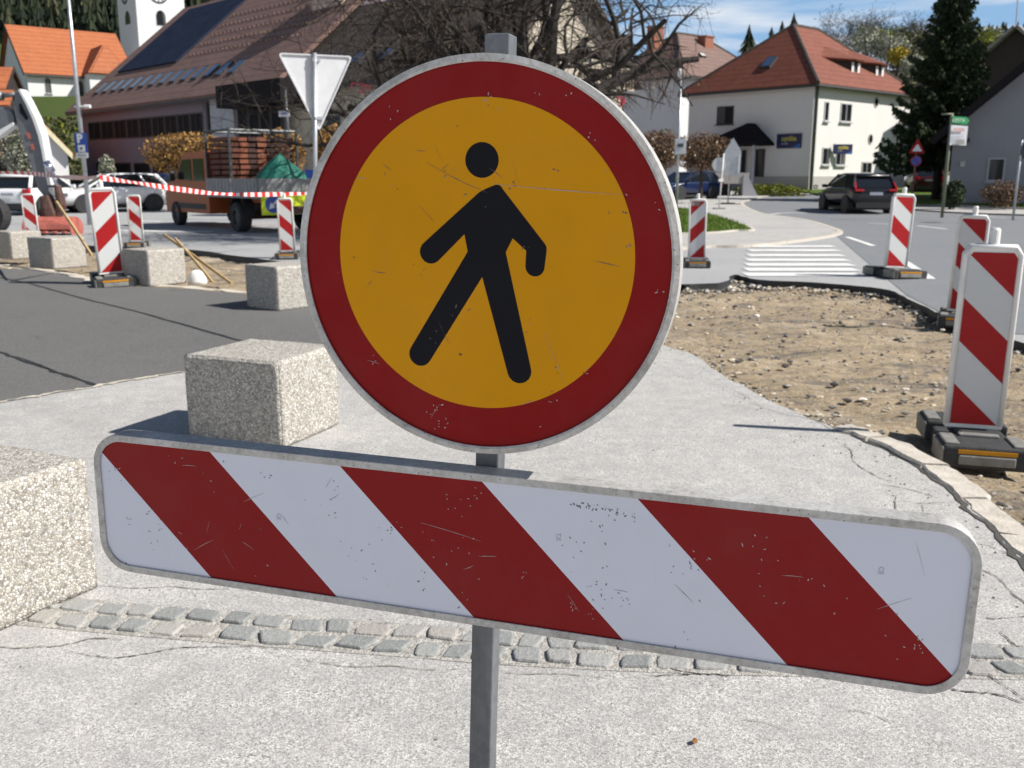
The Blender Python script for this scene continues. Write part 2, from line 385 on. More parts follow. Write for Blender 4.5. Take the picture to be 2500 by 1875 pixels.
# board root is laid out in the board's own plane so its stripes follow it
def scuffs(m, rnd, spots, scratches, place, y, light):
    """chips, flecks and scratches of the sheet; light(x, z) picks pale chips or dark flecks"""
    for cx_, cz_, n_, sp in spots:
        for k in range(n_):
            x, z = cx_+rnd.gauss(0, sp), cz_+rnd.gauss(0, sp)
            if not place(x, z): continue
            a = rnd.uniform(0, 3.14); L, w = rnd.uniform(.0007, .0022)*(1.6 if k == 0 else 1), rnd.uniform(.0005, .0012); ca, sa = math.cos(a), math.sin(a); pl = []
            for j in range(7):
                t_ = 6.283*j/7; u_, v_ = L*math.cos(t_)*rnd.uniform(.6, 1.2), w*math.sin(t_)*rnd.uniform(.6, 1.3); pl.append((x+u_*ca-v_*sa, z+u_*sa+v_*ca))
            m.flat(pl, (0, y, 0), (1, 0, 0), (0, 0, 1), 1 if light(x, z) else 2)
    for x, z, L, a, bend in scratches:
        q = []
        for j in range(9):
            t_ = j/8; w = .00055*(1-abs(2*t_-1)*.7)*rnd.uniform(.6, 1.2); px_, pz_ = x+math.cos(a)*L*t_-math.sin(a)*bend*t_*(1-t_), z+math.sin(a)*L*t_+math.cos(a)*bend*t_*(1-t_); q.append((px_, pz_, w))
        if all(place(p[0], p[1]) for p in q): m.flat([(p[0], p[1]-p[2]) for p in q]+[(p[0], p[1]+p[2]) for p in q[::-1]], (0, y, 0), (1, 0, 0), (0, 0, 1), 1 if light(x, z) else 2)
M['chip'] = simple('pale_chip', (.42, .36, .34), .7, 0, .3, 90); M['fleck'] = simple('dark_fleck', (.13, .12, .115), .8, 0, .4, 90)
def local_panel(name, poly, mat, O, U, V, N, t, parent, marks=None):
    me_m = MB(); me_m.prism(poly, (0, 0, 0), (1, 0, 0), (0, 0, 1), (0, t, 0))
    if marks: marks(me_m)
    ob = me_m.build(name, [mat, M['chip'], M['fleck']], None)
    W_ = Matrix((U, N, V)).transposed().to_4x4(); W_.translation = O
    L_ = MW[parent].inverted() @ W_; ob.parent = parent; ob.location = L_.to_translation(); ob.rotation_euler = L_.to_euler(); MW[ob] = W_; return ob
def board_marks(m):
    rnd = random.Random(71); on = lambda x, z: abs(x) < .70 and abs(z) < .108 and (abs(x) < .65 or abs(z) < .07)
    red = lambda x, z: ((x+z+.6183)/.4925) % 1 < .5
    sp = [(rnd.uniform(-.69, .69), rnd.uniform(-.10, .10), rnd.randint(1, 5), rnd.uniform(.004, .022)) for k in range(50)]+[(-.38, .085, 5, .006), (-.70, .075, 12, .010), (-.69, .05, 8, .012), (.665, -.075, 16, .010), (.66, -.055, 8, .008), (.18, -.02, 9, .02), (.20, -.06, 12, .02)]+[(.155+.011*k, .097-.0010*k, 5, .003) for k in range(9)]
    scr = [(-.10, .035, .105, -.18, .004), (-.0, -.01, .03, .12, .002), (.28, .02, .055, -1.5, .001), (.64, .10, .055, -1.25, .003), (.60, -.01, .05, .5, 0), (.22, -.035, .022, -.05, 0)]+[(rnd.uniform(-.65, .65), rnd.uniform(-.09, .09), rnd.uniform(.012, .05), rnd.uniform(-1.6, 1.6), rnd.uniform(-.004, .004)) for k in range(18)]
    scuffs(m, rnd, sp, scr, on, -.0004, red)
stripe_board = stripes_mat('board_stripes', 1., .4925, .5945*1.04, (.26, .005, .006), (.72, .735, .82), rough=.33)
board = local_panel('barrier_board', rrect(BL-.022, BH-.022, .047), stripe_board, bO+bN*.0035, bU, bV, bN, .0025, SIGN, board_marks)
rm = rim(rrect(BL, BH, .060), rrect(BL-.026, BH-.026, .047), bO, bU, bV, bN, .040); rm_o = rm.build('edge_frame', M['alu'], board, smooth=False, bevel=.0012)
DR = .298
def disc_marks(m):
    rnd = random.Random(13); on = lambda x, z: x*x+z*z < .283**2
    sp = [(rnd.uniform(-.27, .27), rnd.uniform(-.27, .27), rnd.randint(1, 3), rnd.uniform(.003, .014)) for k in range(34)]+[(-.065, -.245, 14, .012), (.01, .235, 6, .006), (.05, .115, 4, .004), (-.05, .13, 3, .004)]
    scr = [(-.085, .145, .105, -.42, -.010), (.02, .115, .19, -.06, -.004), (-.175, -.02, .022, -.1, -.006), (.07, -.215, .02, .4, .003), (.10, -.10, .09, -1.15, .004), (-.08, -.25, .03, 1.0, .003)]+[(rnd.uniform(-.2, .2), rnd.uniform(-.22, .22), rnd.uniform(.01, .04), rnd.uniform(-1.6, 1.6), rnd.uniform(-.004, .004)) for k in range(14)]
    scuffs(m, rnd, sp, scr, on, -.0014, lambda x, z: x*x+z*z > .2315**2 or rnd.random() < .3)
face = local_panel('sign_disc', [(DR*.985*math.cos(2*math.pi*k/128), DR*.985*math.sin(2*math.pi*k/128)) for k in range(128)], M['red'], dO+dN*.0038, dU, dV, dN, .0025, SIGN, disc_marks)
m = MB(); m.lathe([(.2865, .002), (.2865, -.0005), (.2900, -.0018), (DR, 0.), (DR, .040), (.2905, .040), (.2905, .004)], 144, dO, dU, dV, dN); m.build('edge_frame', M['alu'], face, smooth=False)
m = MB(); m.disc(.2315, 128, dO+dU*.0018+dV*.0065+dN*.0030, dU, dV, dN*.0006); m.build('yellow_field', M['yellow'], face)
def arc(c, r_, a0, a1, n=10): return [(c[0]+r_*math.cos(R(a0+(a1-a0)*k/n)), c[1]+r_*math.sin(R(a0+(a1-a0)*k/n))) for k in range(n+1)]
s_ = .993
fig = [(.0345, .1085), (.0315, .1128), (.0275, .1148), (.0235, .1148), (.0080, .1085), (-.0005, .1041), (-.0050, .1008)] + arc((-.0791, .0122), .0178, 124, 312) + [(-.025, .0409), (-.0196, .0149)] \
    + arc((-.0973, -.1484), .0186, 149, 330) + [(.0037, -.0223)] + arc((.0645, -.164), .0190, 196, 378) + [(.0402, .0161), (.0508, .0372), (.0721, .0195)] \
    + arc((.0859, -.0034), .0147, 180, 362) + [(.1031, .0200), (.1028, .0262), (.1008, .0300)]
m = MB(); m.prism([(a*s_, b*s_) for a, b in fig], dO+dN*.0026, dU, dV, dN*.0006); m.build('walking_figure', M['black'], face)
m = MB(); m.disc(.0257*s_, 64, dO+dU*.0018+dV*.149+dN*.0026, dU, dV, dN*.0006); m.build('figure_head', M['black'], face)
# small print on the reflective sheet, running down the board
for x_, z_ in ((-.36, .02), (.13, .045), (.60, .055)):
    c_ = bO+bU*x_+bV*z_+bN*.0030
    text('print_mark', 'CE', .010, M['text_grey'], board, c_, -bV, bU, -bN, 'LEFT', .0006)
for O_, off in ((bO, .07), (bO, -.07), (dO, .12), (dO, -.12)):     # clamps that hold board and disc to the post
    m = MB()
    for z_ in (0,):
        m.box(O_+bV*off+bN*.047+bU*.002, (.075, .010, .03), BY); m.box(O_+bV*off+bN*.094+bU*.002, (.075, .008, .03), BY)
    m.build('clamp', M['galv'], SIGN, bevel=.002)
# ---------------------------------------------------------------- ground
def sheet(name, outer, mat, off, holes=(), cuts=True, structure=True, grid=0, disp=None):
    bm = bmesh.new(); edges = []
    for loop in (outer, *holes):
        vs = [bm.verts.new((p[0], p[1], 0)) for p in loop]
        for i in range(len(vs)): edges.append(bm.edges.new((vs[i], vs[(i+1) % len(vs)])))
    bmesh.ops.triangle_fill(bm, use_beauty=True, use_dissolve=False, edges=edges)
    ys = [38.] if cuts else []
    for yy in ys:
        bmesh.ops.bisect_plane(bm, geom=bm.verts[:]+bm.edges[:]+bm.faces[:], plane_co=(0, yy, 0), plane_no=(0, 1, 0))
    if grid:
        xs = [v.co.x for v in bm.verts]; yv = [v.co.y for v in bm.verts]
        x = min(xs)+grid
        while x < max(xs): bmesh.ops.bisect_plane(bm, geom=bm.verts[:]+bm.edges[:]+bm.faces[:], plane_co=(x, 0, 0), plane_no=(1, 0, 0)); x += grid
        y = min(yv)+grid
        while y < max(yv): bmesh.ops.bisect_plane(bm, geom=bm.verts[:]+bm.edges[:]+bm.faces[:], plane_co=(0, y, 0), plane_no=(0, 1, 0)); y += grid
    for v in bm.verts:
        v.co.z = gz(v.co.y)+off
        if disp: v.co.z += disp(v.co)
    bmesh.ops.recalc_face_normals(bm, faces=bm.faces)
    for f in bm.faces:
        if f.normal.z < 0: f.normal_flip()
    me = bpy.data.meshes.new(name); bm.to_mesh(me); bm.free(); me.materials.append(mat)
    o = bpy.data.objects.new(name, me); COL.objects.link(o)
    if structure: o['kind'] = 'structure'
    return o
def P2(*pp): return [G(*p).xy for p in pp]
def smooth_line(pts, n=6, jit=0., seed=1):
    rnd = random.Random(seed); out = []
    for i in range(len(pts)-1):
        p0, p1, p2, p3 = pts[max(i-1, 0)], pts[i], pts[i+1], pts[min(i+2, len(pts)-1)]
        for k in range(n):
            t = k/n
            q = .5*((2*p1)+(p2-p0)*t+(2*p0-5*p1+4*p2-p3)*t*t+(3*p1-p0-3*p2+p3)*t**3)
            out.append(q+Vector((rnd.uniform(-jit, jit), rnd.uniform(-jit, jit))))
    out.append(pts[-1]); return out
# edge of the dug-out strip: near side from left to right, then the far side back
near_l = smooth_line(P2((-150, 648), (100, 662), (270, 694), (430, 704), (600, 719)), 5, .03, 2)
near_m = smooth_line([near_l[-1]]+P2((1300, 770), (1640, 850), (1760, 915), (1900, 990), (2030, 1045), (2140, 1086), (2300, 1178), (2420, 1285), (2520, 1400)), 6, .02, 3)
near_e = near_l+near_m[1:]
far_r = smooth_line(P2((2700, 900), (2420, 815), (2290, 765), (2215, 730), (2150, 705), (1990, 690), (1850, 683), (1795, 671), (1765, 690), (1672, 694)), 5, .03, 4)
far_l = smooth_line(P2((1300, 668), (740, 643), (480, 611), (335, 604), (80, 596), (-150, 590)), 5, .05, 5)
right_close = [Vector((3.4, 3.0)), Vector((4.6, 4.2))]
pit = near_e+right_close+far_r+far_l
pitz = -.11
sheet('ground', [Vector(p) for p in ((-900, -40), (900, -40), (900, 200), (-900, 200))], M['lot'], 0., holes=(pit,))
def pdisp(co):
    p = Vector((co.x, co.y, 0)); return .055*noise.noise(p*.9)+.04*noise.noise(p*2.6)+.022*noise.noise(Vector((p.x*5, p.y*12, 0)))+.016*noise.noise(p*11)
# the floor of the pit: a grid of its own, a little larger than the opening
nx, ny = 190, 150; m = MB()
x0, x1, y0, y1 = -14., 8., 2.6, 25.
gv = []
for j in range(ny+1):
    for i in range(nx+1):
        x = x0+(x1-x0)*i/nx; y = y0+(y1-y0)*(j/ny)**1.3; gv.append(Vector((x, y, pitz+pdisp(Vector((x, y, 0))))))
m.add(gv, [(j*(nx+1)+i, j*(nx+1)+i+1, (j+1)*(nx+1)+i+1, (j+1)*(nx+1)+i) for j in range(ny) for i in range(nx)])
o = m.build('pit_floor', M['dirt'], None, smooth=True); o['kind'] = 'structure'
# broken edge of the pit: far side is a cut face of black asphalt, near side a crumbling shoulder
m = MB(); rnd = random.Random(4)
def wall(line, mi, top=.004):
    vs = []; n = len(line)
    for p in line:
        j = rnd.uniform(-.015, .015)
        vs += [(p.x, p.y, top), (p.x+j, p.y+j, -.07), (p.x+j*2, p.y-.03+j, -.26)]
    fs = []
    for i in range(n-1):
        a, b = i*3, (i+1)*3; fs += [(a, b, b+1, a+1), (a+1, b+1, b+2, a+2)]
    m.add(vs, fs, mi)
wall(far_r, 0); wall(far_l, 0); wall(near_e, 1)
o = m.build('pit_edge', [M['tar'], M['dirt']], None); o['kind'] = 'structure'
# pale pavement in front, dark new asphalt on the left
seam = smooth_line(P2((-400, 1052), (0, 985), (235, 945), (450, 910), (700, 868), (860, 838)), 5, .008, 6)
seam += [Vector((-1.45, 9.6)), Vector((-1.55, 10.9))]
ni = min(range(len(near_e)), key=lambda i: (near_e[i]-seam[-1]).length)
sheet('pavement', [Vector((-9, -12)), Vector((14, -12)), Vector((14, 2.0)), Vector((3.9, 2.7))]+[Vector((2.25, 2.95))]+near_e[ni:][::-1]+seam[::-1]+[Vector((-9, 5.0))], M['pavement'], .004)
sheet('dark_asphalt', seam+[near_e[ni]]+near_e[:ni][::-1]+[Vector((-16, 18)), Vector((-30, 17.5)), Vector((-30, 5.0))], M['asphalt_dark'], .006)
def ribbon(m, pts, w, off, mi=0, seed=1, jit=.3, taper=True, sub=8):
    rnd = random.Random(seed); q = smooth_line([Vector(p[:2]) for p in pts], sub, w*jit, seed); n = len(q); vs = []
    for i, p in enumerate(q):
        t = (q[min(i+1, n-1)]-q[max(i-1, 0)]).normalized(); s = Vector((-t.y, t.x))
        ww = w*(1-jit+2*jit*rnd.random())*.5
        if taper: ww *= min(1, 4*min(i/n, 1-i/n)+.15)
        for k in (-1, 1):
            e = p+s*ww*k; vs.append((e.x, e.y, gz(e.y)+off))
    m.add(vs, [(2*i, 2*i+1, 2*i+3, 2*i+2) for i in range(n-1)], mi)
m = MB()
ribbon(m, P2((-60, 668), (65, 692), (190, 727), (316, 758), (570, 829), (700, 862)), .035, .010, 0, 3, .25, False)
ribbon(m, P2((-60, 836), (0, 861), (117, 904), (234, 943)), .034, .010, 0, 8, .5, False)
ribbon(m, P2((40, 872), (90, 890), (150, 915)), .012, .010, 0, 9, .5)
o = m.build('tar_seams', M['tar'], None, fixn=False); o['kind'] = 'structure'
m = MB(); ribbon(m, [p for p in seam[:-2]], .035, .011, 0, 5, .7, False, 3)
ribbon(m, P2((0, 648), (130, 665), (270, 690), (430, 700), (600, 714)), .16, .011, 0, 6, .5, False)
o = m.build('dust_line', M['sand_line'], None, fixn=False); o['kind'] = 'structure'
# cracks
m = MB(); C1 = lambda *pp: P2(*pp)
rc = random.Random(12)
for pts, w, mi in (
    (C1((240, 1432), (330, 1440), (420, 1436), (480, 1442), (560, 1441)), .007, 0),
    (C1((-20, 1580), (60, 1586), (150, 1580), (230, 1563), (300, 1566)), .012, 1), (C1((160, 1592), (230, 1606), (290, 1610), (360, 1600), (430, 1587), (500, 1584), (620, 1583), (690, 1592)), .007, 0),
    (C1((700, 1608), (780, 1622), (860, 1632), (960, 1630), (1040, 1640), (1140, 1637)), .006, 1), (C1((1205, 1645), (1280, 1650), (1370, 1650), (1480, 1660)), .006, 1),
    (C1((1580, 1655), (1660, 1652), (1730, 1650), (1800, 1655)), .009, 0), (C1((1600, 1620), (1650, 1640), (1720, 1652)), .006, 0),
    (C1((2290, 1680), (2350, 1692), (2430, 1700), (2500, 1722)), .012, 0), (C1((2330, 1640), (2400, 1650), (2470, 1690), (2540, 1740)), .008, 0),
    (C1((2380, 1390), (2430, 1410), (2480, 1460), (2540, 1500)), .010, 0), (C1((2385, 1330), (2420, 1338), (2470, 1360)), .008, 0),
    (C1((2400, 1512), (2440, 1514), (2520, 1508)), .009, 0), (C1((2030, 1075), (2075, 1100), (2085, 1130), (2140, 1165), (2180, 1180)), .010, 0),
    (C1((2190, 1210), (2185, 1235), (2195, 1265), (2192, 1290)), .009, 1), (C1((2200, 1225), (2250, 1232), (2330, 1228)), .006, 0), (C1((2250, 1235), (2256, 1262), (2256, 1290)), .006, 0),
    (C1((1720, 935), (1780, 950), (1850, 985)), .007, 1), (C1((1790, 965), (1900, 1010), (1990, 1028), (2040, 1060)), .010, 0), (C1((2150, 1185), (2230, 1200), (2290, 1220)), .007, 0),
    (C1((2440, 1545), (2480, 1580), (2540, 1600)), .012, 0), (C1((1780, 1760), (1860, 1768), (1930, 1790)), .004, 1), (C1((2060, 1740), (2120, 1745), (2200, 1780)), .005, 1)):
    ribbon(m, pts, w*.45, .0075, mi, rc.randint(1, 999), .75, True, 7)
o = m.build('pavement_cracks', [M['crack'], M['crack_moss']], None, fixn=False); o['kind'] = 'structure'
# two rows of granite setts let into the pavement
sl = smooth_line(P2((-140, 1468), (230, 1506), (640, 1540), (1000, 1566), (1300, 1588), (1800, 1608), (2450, 1618), (2900, 1640)), 10)
m = MB(); ribbon(m, sl, .225, .0056, 0, 3, .0, False, 1)
o = m.build('mortar_strip', M['mortar'], None, fixn=False); o['kind'] = 'structure'
m = MB(); rnd = random.Random(21)
def along(line, s):
    for i in range(len(line)-1):
        L = (line[i+1]-line[i]).length
        if s <= L: t = (line[i+1]-line[i])/L; return line[i]+t*s, t
        s -= L
    return line[-1], (line[-1]-line[-2]).normalized()
tot = sum((sl[i+1]-sl[i]).length for i in range(len(sl)-1))
for row, offr in ((0, .053), (1, -.051)):
    s = .02+row*.05
    while s < tot-.1:
        L = rnd.uniform(.075, .120); gap = rnd.uniform(.010, .028); p, t = along(sl, s+L/2); nrm = Vector((-t.y, t.x)); c = p+nrm*(offr+rnd.uniform(-.006, .006))
        wd = rnd.uniform(.074, .092); k = 10; a0 = rnd.uniform(0, 6); ring = []
        skew = rnd.uniform(-.02, .02)
        for i in range(k):
            a = 2*math.pi*i/k; ca, sa = math.cos(a), math.sin(a); e = .32
            x = math.copysign(abs(ca)**e, ca)*L/2*rnd.uniform(.9, 1.04)+skew*sa; y = math.copysign(abs(sa)**e, sa)*wd/2*rnd.uniform(.9, 1.04)
            ring.append((x, y))
        rot = rnd.uniform(-.1, .1); cr_, sr_ = math.cos(rot), math.sin(rot); tz = rnd.uniform(.010, .019); tx, ty = rnd.uniform(-.05, .05), rnd.uniform(-.05, .05)
        rings = []
        for f_, z in ((1.0, -.02), (1.0, tz-.007), (.94, tz-.0015), (.82, tz)):
            rr = []
            for x, y in ring:
                X, Y = (x*cr_-y*sr_)*f_, (x*sr_+y*cr_)*f_; w = c+t*X+nrm*Y; rr.append((w.x, w.y, z+tx*X+ty*Y))
            rings.append(rr)
        m.loft(rings); s += L+gap
o = m.build('granite_setts', M['setts'], None, smooth=False); o['kind'] = 'structure'
# flat kerb stones along the right-hand pit edge
ke = [p for p in near_m if p.x > 1.95]+[Vector((2.35, 2.85))]
m = MB(); tot = sum((ke[i+1]-ke[i]).length for i in range(len(ke)-1)); s = .0; rnd = random.Random(5)
lens = [.34, .52, .5, .46, .5]
for L in lens:
    if s+.1 > tot: break
    L = min(L, tot-s); rings = []; n = 7
    for i in range(n):
        p, t = along(ke, s+.012+(L-.024)*i/(n-1)); nr = Vector((t.y, -t.x))
        if nr.x > 0: nr = -nr
        w = .145*(1 if 0 < i < n-1 else .95); z = .018+.01*math.sin(s*3+i*.2); a = p+nr*(.012+rnd.uniform(-.006, .006)); b = p+nr*(w*.0)-nr*(w+rnd.uniform(-.012, .012))
        rings.append([(a.x, a.y, z-.16), (a.x, a.y, z-.01), (a.x-nr.x*.012, a.y-nr.y*.012, z), (b.x+nr.x*.012, b.y+nr.y*.012, z-.004), (b.x, b.y, z-.015), (b.x, b.y, z-.16)])
    m.loft(rings); s += L
o = m.build('kerb', M['kerbstone'], None); o['kind'] = 'structure'
m = MB(); kk = []
for i in range(24):
    p, t = along(ke, tot*i/23); nr = Vector((t.y, -t.x)); nr = -nr if nr.x > 0 else nr; kk.append(p+nr*.022)
ribbon(m, kk, .024, .0078, 0, 4, .5, True, 2); o = m.build('kerb_gap', M['crack'], None, fixn=False); o['kind'] = 'structure'
# loose stones and lumps in the pit
m = MB(); rnd = random.Random(9)
def rock(m, c, r_, rnd):
    a, b = rnd.uniform(.6, 1.2), rnd.uniform(.35, .8); vs = []
    T = Matrix.Rotation(rnd.uniform(0, 6), 3, 'Z')
    for (x, y, z) in ((1, 0, 0), (-1, 0, 0), (0, 1, 0), (0, -1, 0), (0, 0, 1), (0, 0, -1), (.65, .65, .5), (-.65, .6, .5), (.6, -.65, .45), (-.6, -.6, .5)):
        k = rnd.uniform(.75, 1.2)*r_; vs.append(Vector(c)+T @ Vector((x*k, y*k*a, z*k*b)))
    m.add(vs, [(4, 6, 7), (4, 7, 9), (4, 9, 8), (4, 8, 6), (6, 0, 2), (6, 2, 7), (7, 2, 1), (7, 1, 9), (9, 1, 3), (9, 3, 8), (8, 3, 0), (8, 0, 6), (0, 5, 2), (2, 5, 1), (1, 5, 3), (3, 5, 0)])
def inside(p, poly):
    c = False; n = len(poly)
    for i in range(n):
        a, b = poly[i], poly[(i+1) % n]
        if (a.y > p.y) != (b.y > p.y) and p.x < (b.x-a.x)*(p.y-a.y)/(b.y-a.y)+a.x: c = not c
    return c
cnt = 0
while cnt < 2000:
    if cnt % 4 == 0: x, y = rnd.uniform(-12, 0), rnd.uniform(10, 24)
    else: x, y = rnd.uniform(.8, 6.5), rnd.uniform(2.7, 16)
    if not inside(Vector((x, y)), pit): continue
    r_ = .005+.026*rnd.random()**6+.0006*y
    if x > 2.6 and y < 5: r_ *= 1.5
    z = pitz+pdisp(Vector((x, y, 0))); rock(m, (x, y, z+r_*.15), r_, rnd); cnt += 1
for p in near_m[::1]:
    for k in range(14 if p.x > .8 else 0):
        r_ = .005+.022*rnd.random()**2; rock(m, (p.x+rnd.gauss(.06, .06), p.y+rnd.gauss(.03, .06), -.045+rnd.uniform(0, .03)), r_, rnd)
for p in far_r:
    for k in range(16): r_ = .012+.035*rnd.random()**2; rock(m, (p.x+rnd.gauss(0, .14), p.y-.08-abs(rnd.gauss(0, .22)), pitz+.03), r_, rnd)
for k in range(60):        # a heap of broken asphalt by the nearest beacon and a few lumps along old tracks
    for q in range(16): r_ = .008+.03*rnd.random()**2; rock(m, (3.0+rnd.gauss(0, .22), 4.1+rnd.gauss(0, .3), pitz+.05+max(0, rnd.gauss(.02, .03))), r_, rnd) if k < 14 else None
    cx_, cy_ = rnd.uniform(1.4, 5.0), rnd.uniform(6, 14)
    if inside(Vector((cx_, cy_)), pit):
        for q in range(9): r_ = .008+.03*rnd.random()**2; rock(m, (cx_+rnd.gauss(0, .35), cy_+rnd.gauss(0, .10), pitz+pdisp(Vector((cx_, cy_, 0)))+.01), r_, rnd)
for k in range(520):       # grit carried out on to the pavement and a few dark crumbs lying about
    p = near_m[rnd.randrange(12, len(near_m))]; d_ = abs(rnd.gauss(0, .28)); q = p+Vector((-.75, -.6))*d_
    rock(m, (q.x+rnd.gauss(0, .1), q.y+rnd.gauss(0, .1), .006), .0015+.006*rnd.random()**3, rnd)
for k in range(170):
    q = Vector((rnd.uniform(-2.2, 2.2), rnd.uniform(2.1, 5.5))); rock(m, (q.x, q.y, .006), .0015+.004*rnd.random()**2, rnd)
o = m.build('rubble', M['stones'], None); o['kind'] = 'stuff'; o['label'] = 'loose stones and asphalt crumbs scattered in the dug-out strip'; o['category'] = 'rubble'
# road, side pavement, grass, markings
sheet('road', P2((1300, 690), (1672, 700), (1765, 690), (1795, 674), (1850, 688))[:0]+P2((2030, 566), (2140, 660), (2215, 722), (2290, 760), (2420, 812))+[Vector((9, 7)), Vector((60, 7)), Vector((60, 30))]+P2((2600, 537), (2500, 527), (2330, 521), (2200, 512))
      + [Vector((30, 62)), Vector((40, 90)), Vector((34, 92)), Vector((21, 58))]+P2((1900, 476), (1830, 489), (1812, 499), (1850, 521), (1960, 540)), M['road'], .005)
walk = P2((1500, 560), (1640, 610), (1730, 604), (1830, 602), (1960, 588), (2046, 572), (2030, 560), (1960, 539), (1850, 521), (1812, 500), (1830, 489), (1900, 476))+[Vector((20.4, 58)), Vector((18, 62)), Vector((6, 62)), Vector((3, 40))]
sheet('side_pavement', walk, M['pavement'], .05)
def kerb_line(m, pts, w=.16, z=.055, off=.03):
    q = smooth_line([Vector(p[:2]) for p in pts], 6); n = len(q); rings = []
    for i, p in enumerate(q):
        t = (q[min(i+1, n-1)]-q[max(i-1, 0)]).normalized(); s = Vector((-t.y, t.x))*w/2; g = gz(p.y)
        rings.append([(p.x-s.x, p.y-s.y, g-.05), (p.x-s.x, p.y-s.y, g+z), (p.x+s.x, p.y+s.y, g+z), (p.x+s.x, p.y+s.y, g-.05)])
    m.loft(rings)
m = MB(); kerb_line(m, P2((1500, 613), (1640, 611), (1730, 605), (1830, 603), (1960, 589), (2046, 573), (2031, 560), (1960, 539), (1850, 521), (1812, 500), (1830, 489), (1900, 476), (1990, 468)))
o = m.build('kerb_line', M['kerbstone'], None); o['kind'] = 'structure'
gp = smooth_line(P2((1560, 505), (1660, 511), (1745, 530), (1828, 562), (1780, 569), (1727, 573), (1600, 576)), 5)
sheet('grass', gp, M['grass'], .07)
m = MB(); kerb_line(m, P2((1600, 577), (1727, 574.5), (1790, 569), (1836, 563), (1745, 529)), .1, .085); o = m.build('lawn_edging', M['kerbstone'], None); o['kind'] = 'structure'
far_walk = P2((2200, 512), (2330, 521), (2500, 527), (2620, 532))+[Vector((70, 34)), Vector((70, 60)), Vector((24, 60)), Vector((21, 46))]
sheet('far_pavement', far_walk, M['pavement'], .06)
lawn = P2((2238, 503), (2330, 506), (2500, 514), (2640, 520))+[Vector((70, 38)), Vector((70, 70)), Vector((19, 70)), Vector((18, 50))]
sheet('verge', lawn, M['grass'], .12)
m = MB(); kerb_line(m, P2((2238, 503), (2330, 507), (2500, 515), (2640, 521)), .12, .14); o = m.build('verge_edging', M['kerbstone'], None); o['kind'] = 'structure'
m = MB()
for i in range(7):      # zebra crossing
    t = i/6; py = (602, 612, 624, 635.5, 647, 659, 671)[i]
    a, b = G(1829-11*t, py), G(2036+66*t, py); w = .24
    m.add([(a.x, a.y-w, .009), (b.x, b.y-w, .009), (b.x, b.y+w, .009), (a.x, a.y+w, .009)], [(0, 1, 2, 3)])
o = m.build('zebra_crossing', M['paint_white'], None); o['kind'] = 'structure'
m = MB()
for pts, w in ((((2068, 579), (2132, 601)), .14), (((2210, 640), (2272, 682)), .14), (((2240, 552), (2310, 560)), .13), (((2395, 528), (2455, 533)), .1), (((1842, 528), (1905, 521), (1980, 520)), .16), (((2120, 545), (2190, 549)), .12)):
    ribbon(m, P2(*pts), w, .010, 0, 3, .04, False, 3)
o = m.build('lane_markings', M['paint_white'], None, fixn=False); o['kind'] = 'structure'
m = MB()
for pts, w in ((((300, 563), (420, 566), (520, 566)), .5), (((330, 540), (395, 541)), .35)):
    ribbon(m, P2(*pts), w, .010, 0, 3, .06, False, 3)
o = m.build('parking_markings', M['paint_white'], None, fixn=False); o['kind'] = 'structure'
X_, Z_ = Vector((1, 0, 0)), Vector((0, 0, 1))
# ---------------------------------------------------------------- granite-look concrete blocks
def block(name, label, fx, fy, rz, size=(.6, .6, .5), group='exposed aggregate concrete blocks', corner=True):
    c = G(fx, fy); M2 = Matrix.Rotation(rz, 3, 'Z')
    ctr = c+M2 @ Vector((size[0]/2*0, 0, 0))
    # fx, fy is the corner nearest the camera; the block extends to its left-back and right-back
    ctr = c+M2 @ Vector((-size[0]/2, size[1]/2, 0))
    bm = bmesh.new(); bmesh.ops.create_cube(bm, size=1); bmesh.ops.bevel(bm, geom=bm.edges[:], offset=.016, segments=3, affect='EDGES'); bmesh.ops.subdivide_edges(bm, edges=[e for e in bm.edges if e.calc_length() > .3], cuts=22, use_grid_fill=True)
    me = bpy.data.meshes.new(name); seed = Vector((fx*.37, fy*.11, 0))
    for v in bm.verts:
        p = Vector((v.co.x*size[0], v.co.y*size[1], v.co.z*size[2])); e_ = sorted((abs(v.co.x), abs(v.co.y), abs(v.co.z)))[1]      # near an edge two coordinates are large
        chip = max(0, noise.noise(p*9+seed)-.18)*.03*max(0, (e_-.40)/.10); k = 1+noise.noise(p*22+seed)*.003-chip
        v.co = p*k; v.co.z += size[2]/2
    bm.to_mesh(me); bm.free(); me.polygons.foreach_set('use_smooth', [True]*len(me.polygons)); me.materials.append(M['pebble']); o = bpy.data.objects.new(name, me); COL.objects.link(o); o.location = (ctr.x, ctr.y, 0); o.rotation_euler.z = rz
    tag(o, label, 'concrete block', group); return o
rzb = R(-22)
B0 = block('concrete_block', 'pebbly concrete block in the left foreground cut off by the picture edge', 243, 1435, R(-42), (.62, .62, .5))
B0.location = (G(243, 1435)+Matrix.Rotation(R(48), 3, 'Z') @ Vector((-.31, -.31, 0))); B0.location.z = 0
d_ = (G(0, 1545)-G(243, 1435)); aa = math.atan2(-d_.y, -d_.x); B0.rotation_euler.z = aa
cc = G(243, 1435); B0.location = cc+Matrix.Rotation(aa, 3, 'Z') @ Vector((-.31, .31, 0)); B0.location.z = 0
block('concrete_block', 'pebbly concrete block casting a shadow behind the left end of the striped board', 691, 1099, rzb, (.66, .6, .5))
block('concrete_block', 'pebbly concrete block on dark asphalt half hidden by the red rim of the sign', 679, 761, R(-40))
block('concrete_block', 'pebbly concrete block beside the large left beacon with wooden stakes behind it', 365, 701, R(-36))
block('concrete_block', 'pebbly concrete block with a wooden stake leaning across its front', 131, 658, R(-34), (.72, .6, .5))
